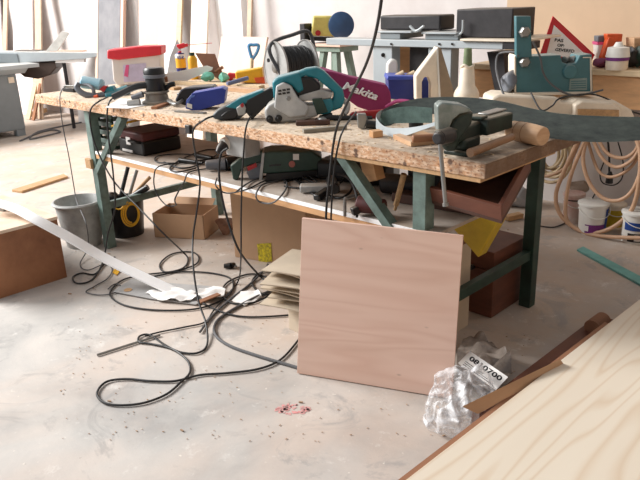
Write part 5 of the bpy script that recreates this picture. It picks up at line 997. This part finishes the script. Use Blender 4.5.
A = sp(A, 55, 50, .12); q = nb(); slab(q, A, [(46, 49), (62, 29), (69, 31), (57, 49.5)], .03); obj('grey_board', q, mat('grey_white_board', (206, 204, 198), .6), label='grey-white board leaning at a slant on the sliding saw table', cat='board', bev=.002)
q = nb(); slab(q, A, [(14, 50), (14, 48.6), (37, 48.8), (37, 50.2)], .2); obj('black_sheet', q, darkm, label='thin black panel lying on the sliding saw table', cat='panel')
q = nb(); slab(q, A, [(48, 50.4), (50, 49), (82, 48.2), (84, 50.2)], .14); obj('plywood_offcut', q, pinkply, label='thin plywood offcut lying on the sliding saw table under the slanting board', cat='plywood')
q = nb(); beam(q, gz(29, 113, .05), gz(45, 108, .05), .06, .05); obj('wooden_block', q, timber, label='wooden block on the floor by the wall at the far left', cat='block')
A = gy(30, 90, 2.0)
for k, (x, w_, m) in enumerate(((33, 4, oak), (39, 2.5, brownw))):
    leaner('wooden_strip', ['pale strip', 'dark strip'][k]+' leaning below the sliding saw table at the far left', 'strip', x-2, x+w_-2, 66, m, base=1.85, top=2.1)

# ------------------------------------------------------------------ pieces of parts hang from their part
SUB = {'zinc_bucket': {'rim': 'bucket_body'}, 'spray_can': {'lettering': 'label_band', 'straw': 'spray_head', 'shoulder_band': 'can_body'}, 'dust_bag': {'maker_lettering': 'bag'},
 'belt_sander': {'vent_slots': 'side_cover', 'screw_boss': 'side_cover', 'lower_panel': 'lower_housing'}, 'bandsaw_housing': {'data_lines': 'data_plate', 'round_knob': 'housing', 'bolt': 'post'},
 'wooden_mallet': {'head_groove': 'mallet_head'}, 'blue_bin': {'label_slot': 'bin_front_frame', 'rim': 'bin_body'}, 'storage_box': {'label_mark': 'label_sheet'}, 'bench_grinder': {'badge': 'motor_body'},
 'tool_case': {'sticker': 'case_body', 'lettering_band': 'case_body'}, 'green_machine': {'badge': 'body', 'sticker': 'body', 'vent_slot': 'body'}, 'bench_vise': {'vise_handle': 'screw_head', 'rear_jaw': 'rear_body', 'rear_anvil': 'rear_body'},
 'warning_sign': {'sign_wording': 'sign_face'}, 'angle_grinder': {'switch': 'motor_housing', 'lock_button': 'gear_housing'}, 'cable_reel': {'winding_hole': 'reel_disc', 'wound_cable': 'core'}, 'orbital_sander': {'cap_band': 'motor_cap'},
 'label_sheet': {'label_number': 'label_paper', 'label_lines': 'label_paper'}, 'jointer_machine': {'bolt_head': 'bed'}, 'wooden_case': {'latch': 'case_lid'}, 'large_carton': {'label': 'carton_body', 'packing_tape': 'carton_body'}}
for root in [o for o in COL.objects if o.type == 'EMPTY']:
    mp_ = SUB.get(root.name.split('.')[0])
    if not mp_: continue
    kids = list(root.children); byn = {}
    for k_ in kids: byn.setdefault(k_.name.split('.')[0], k_)
    for k_ in kids:
        t_ = mp_.get(k_.name.split('.')[0])
        if t_ and t_ in byn and byn[t_] is not k_: k_.parent = byn[t_]
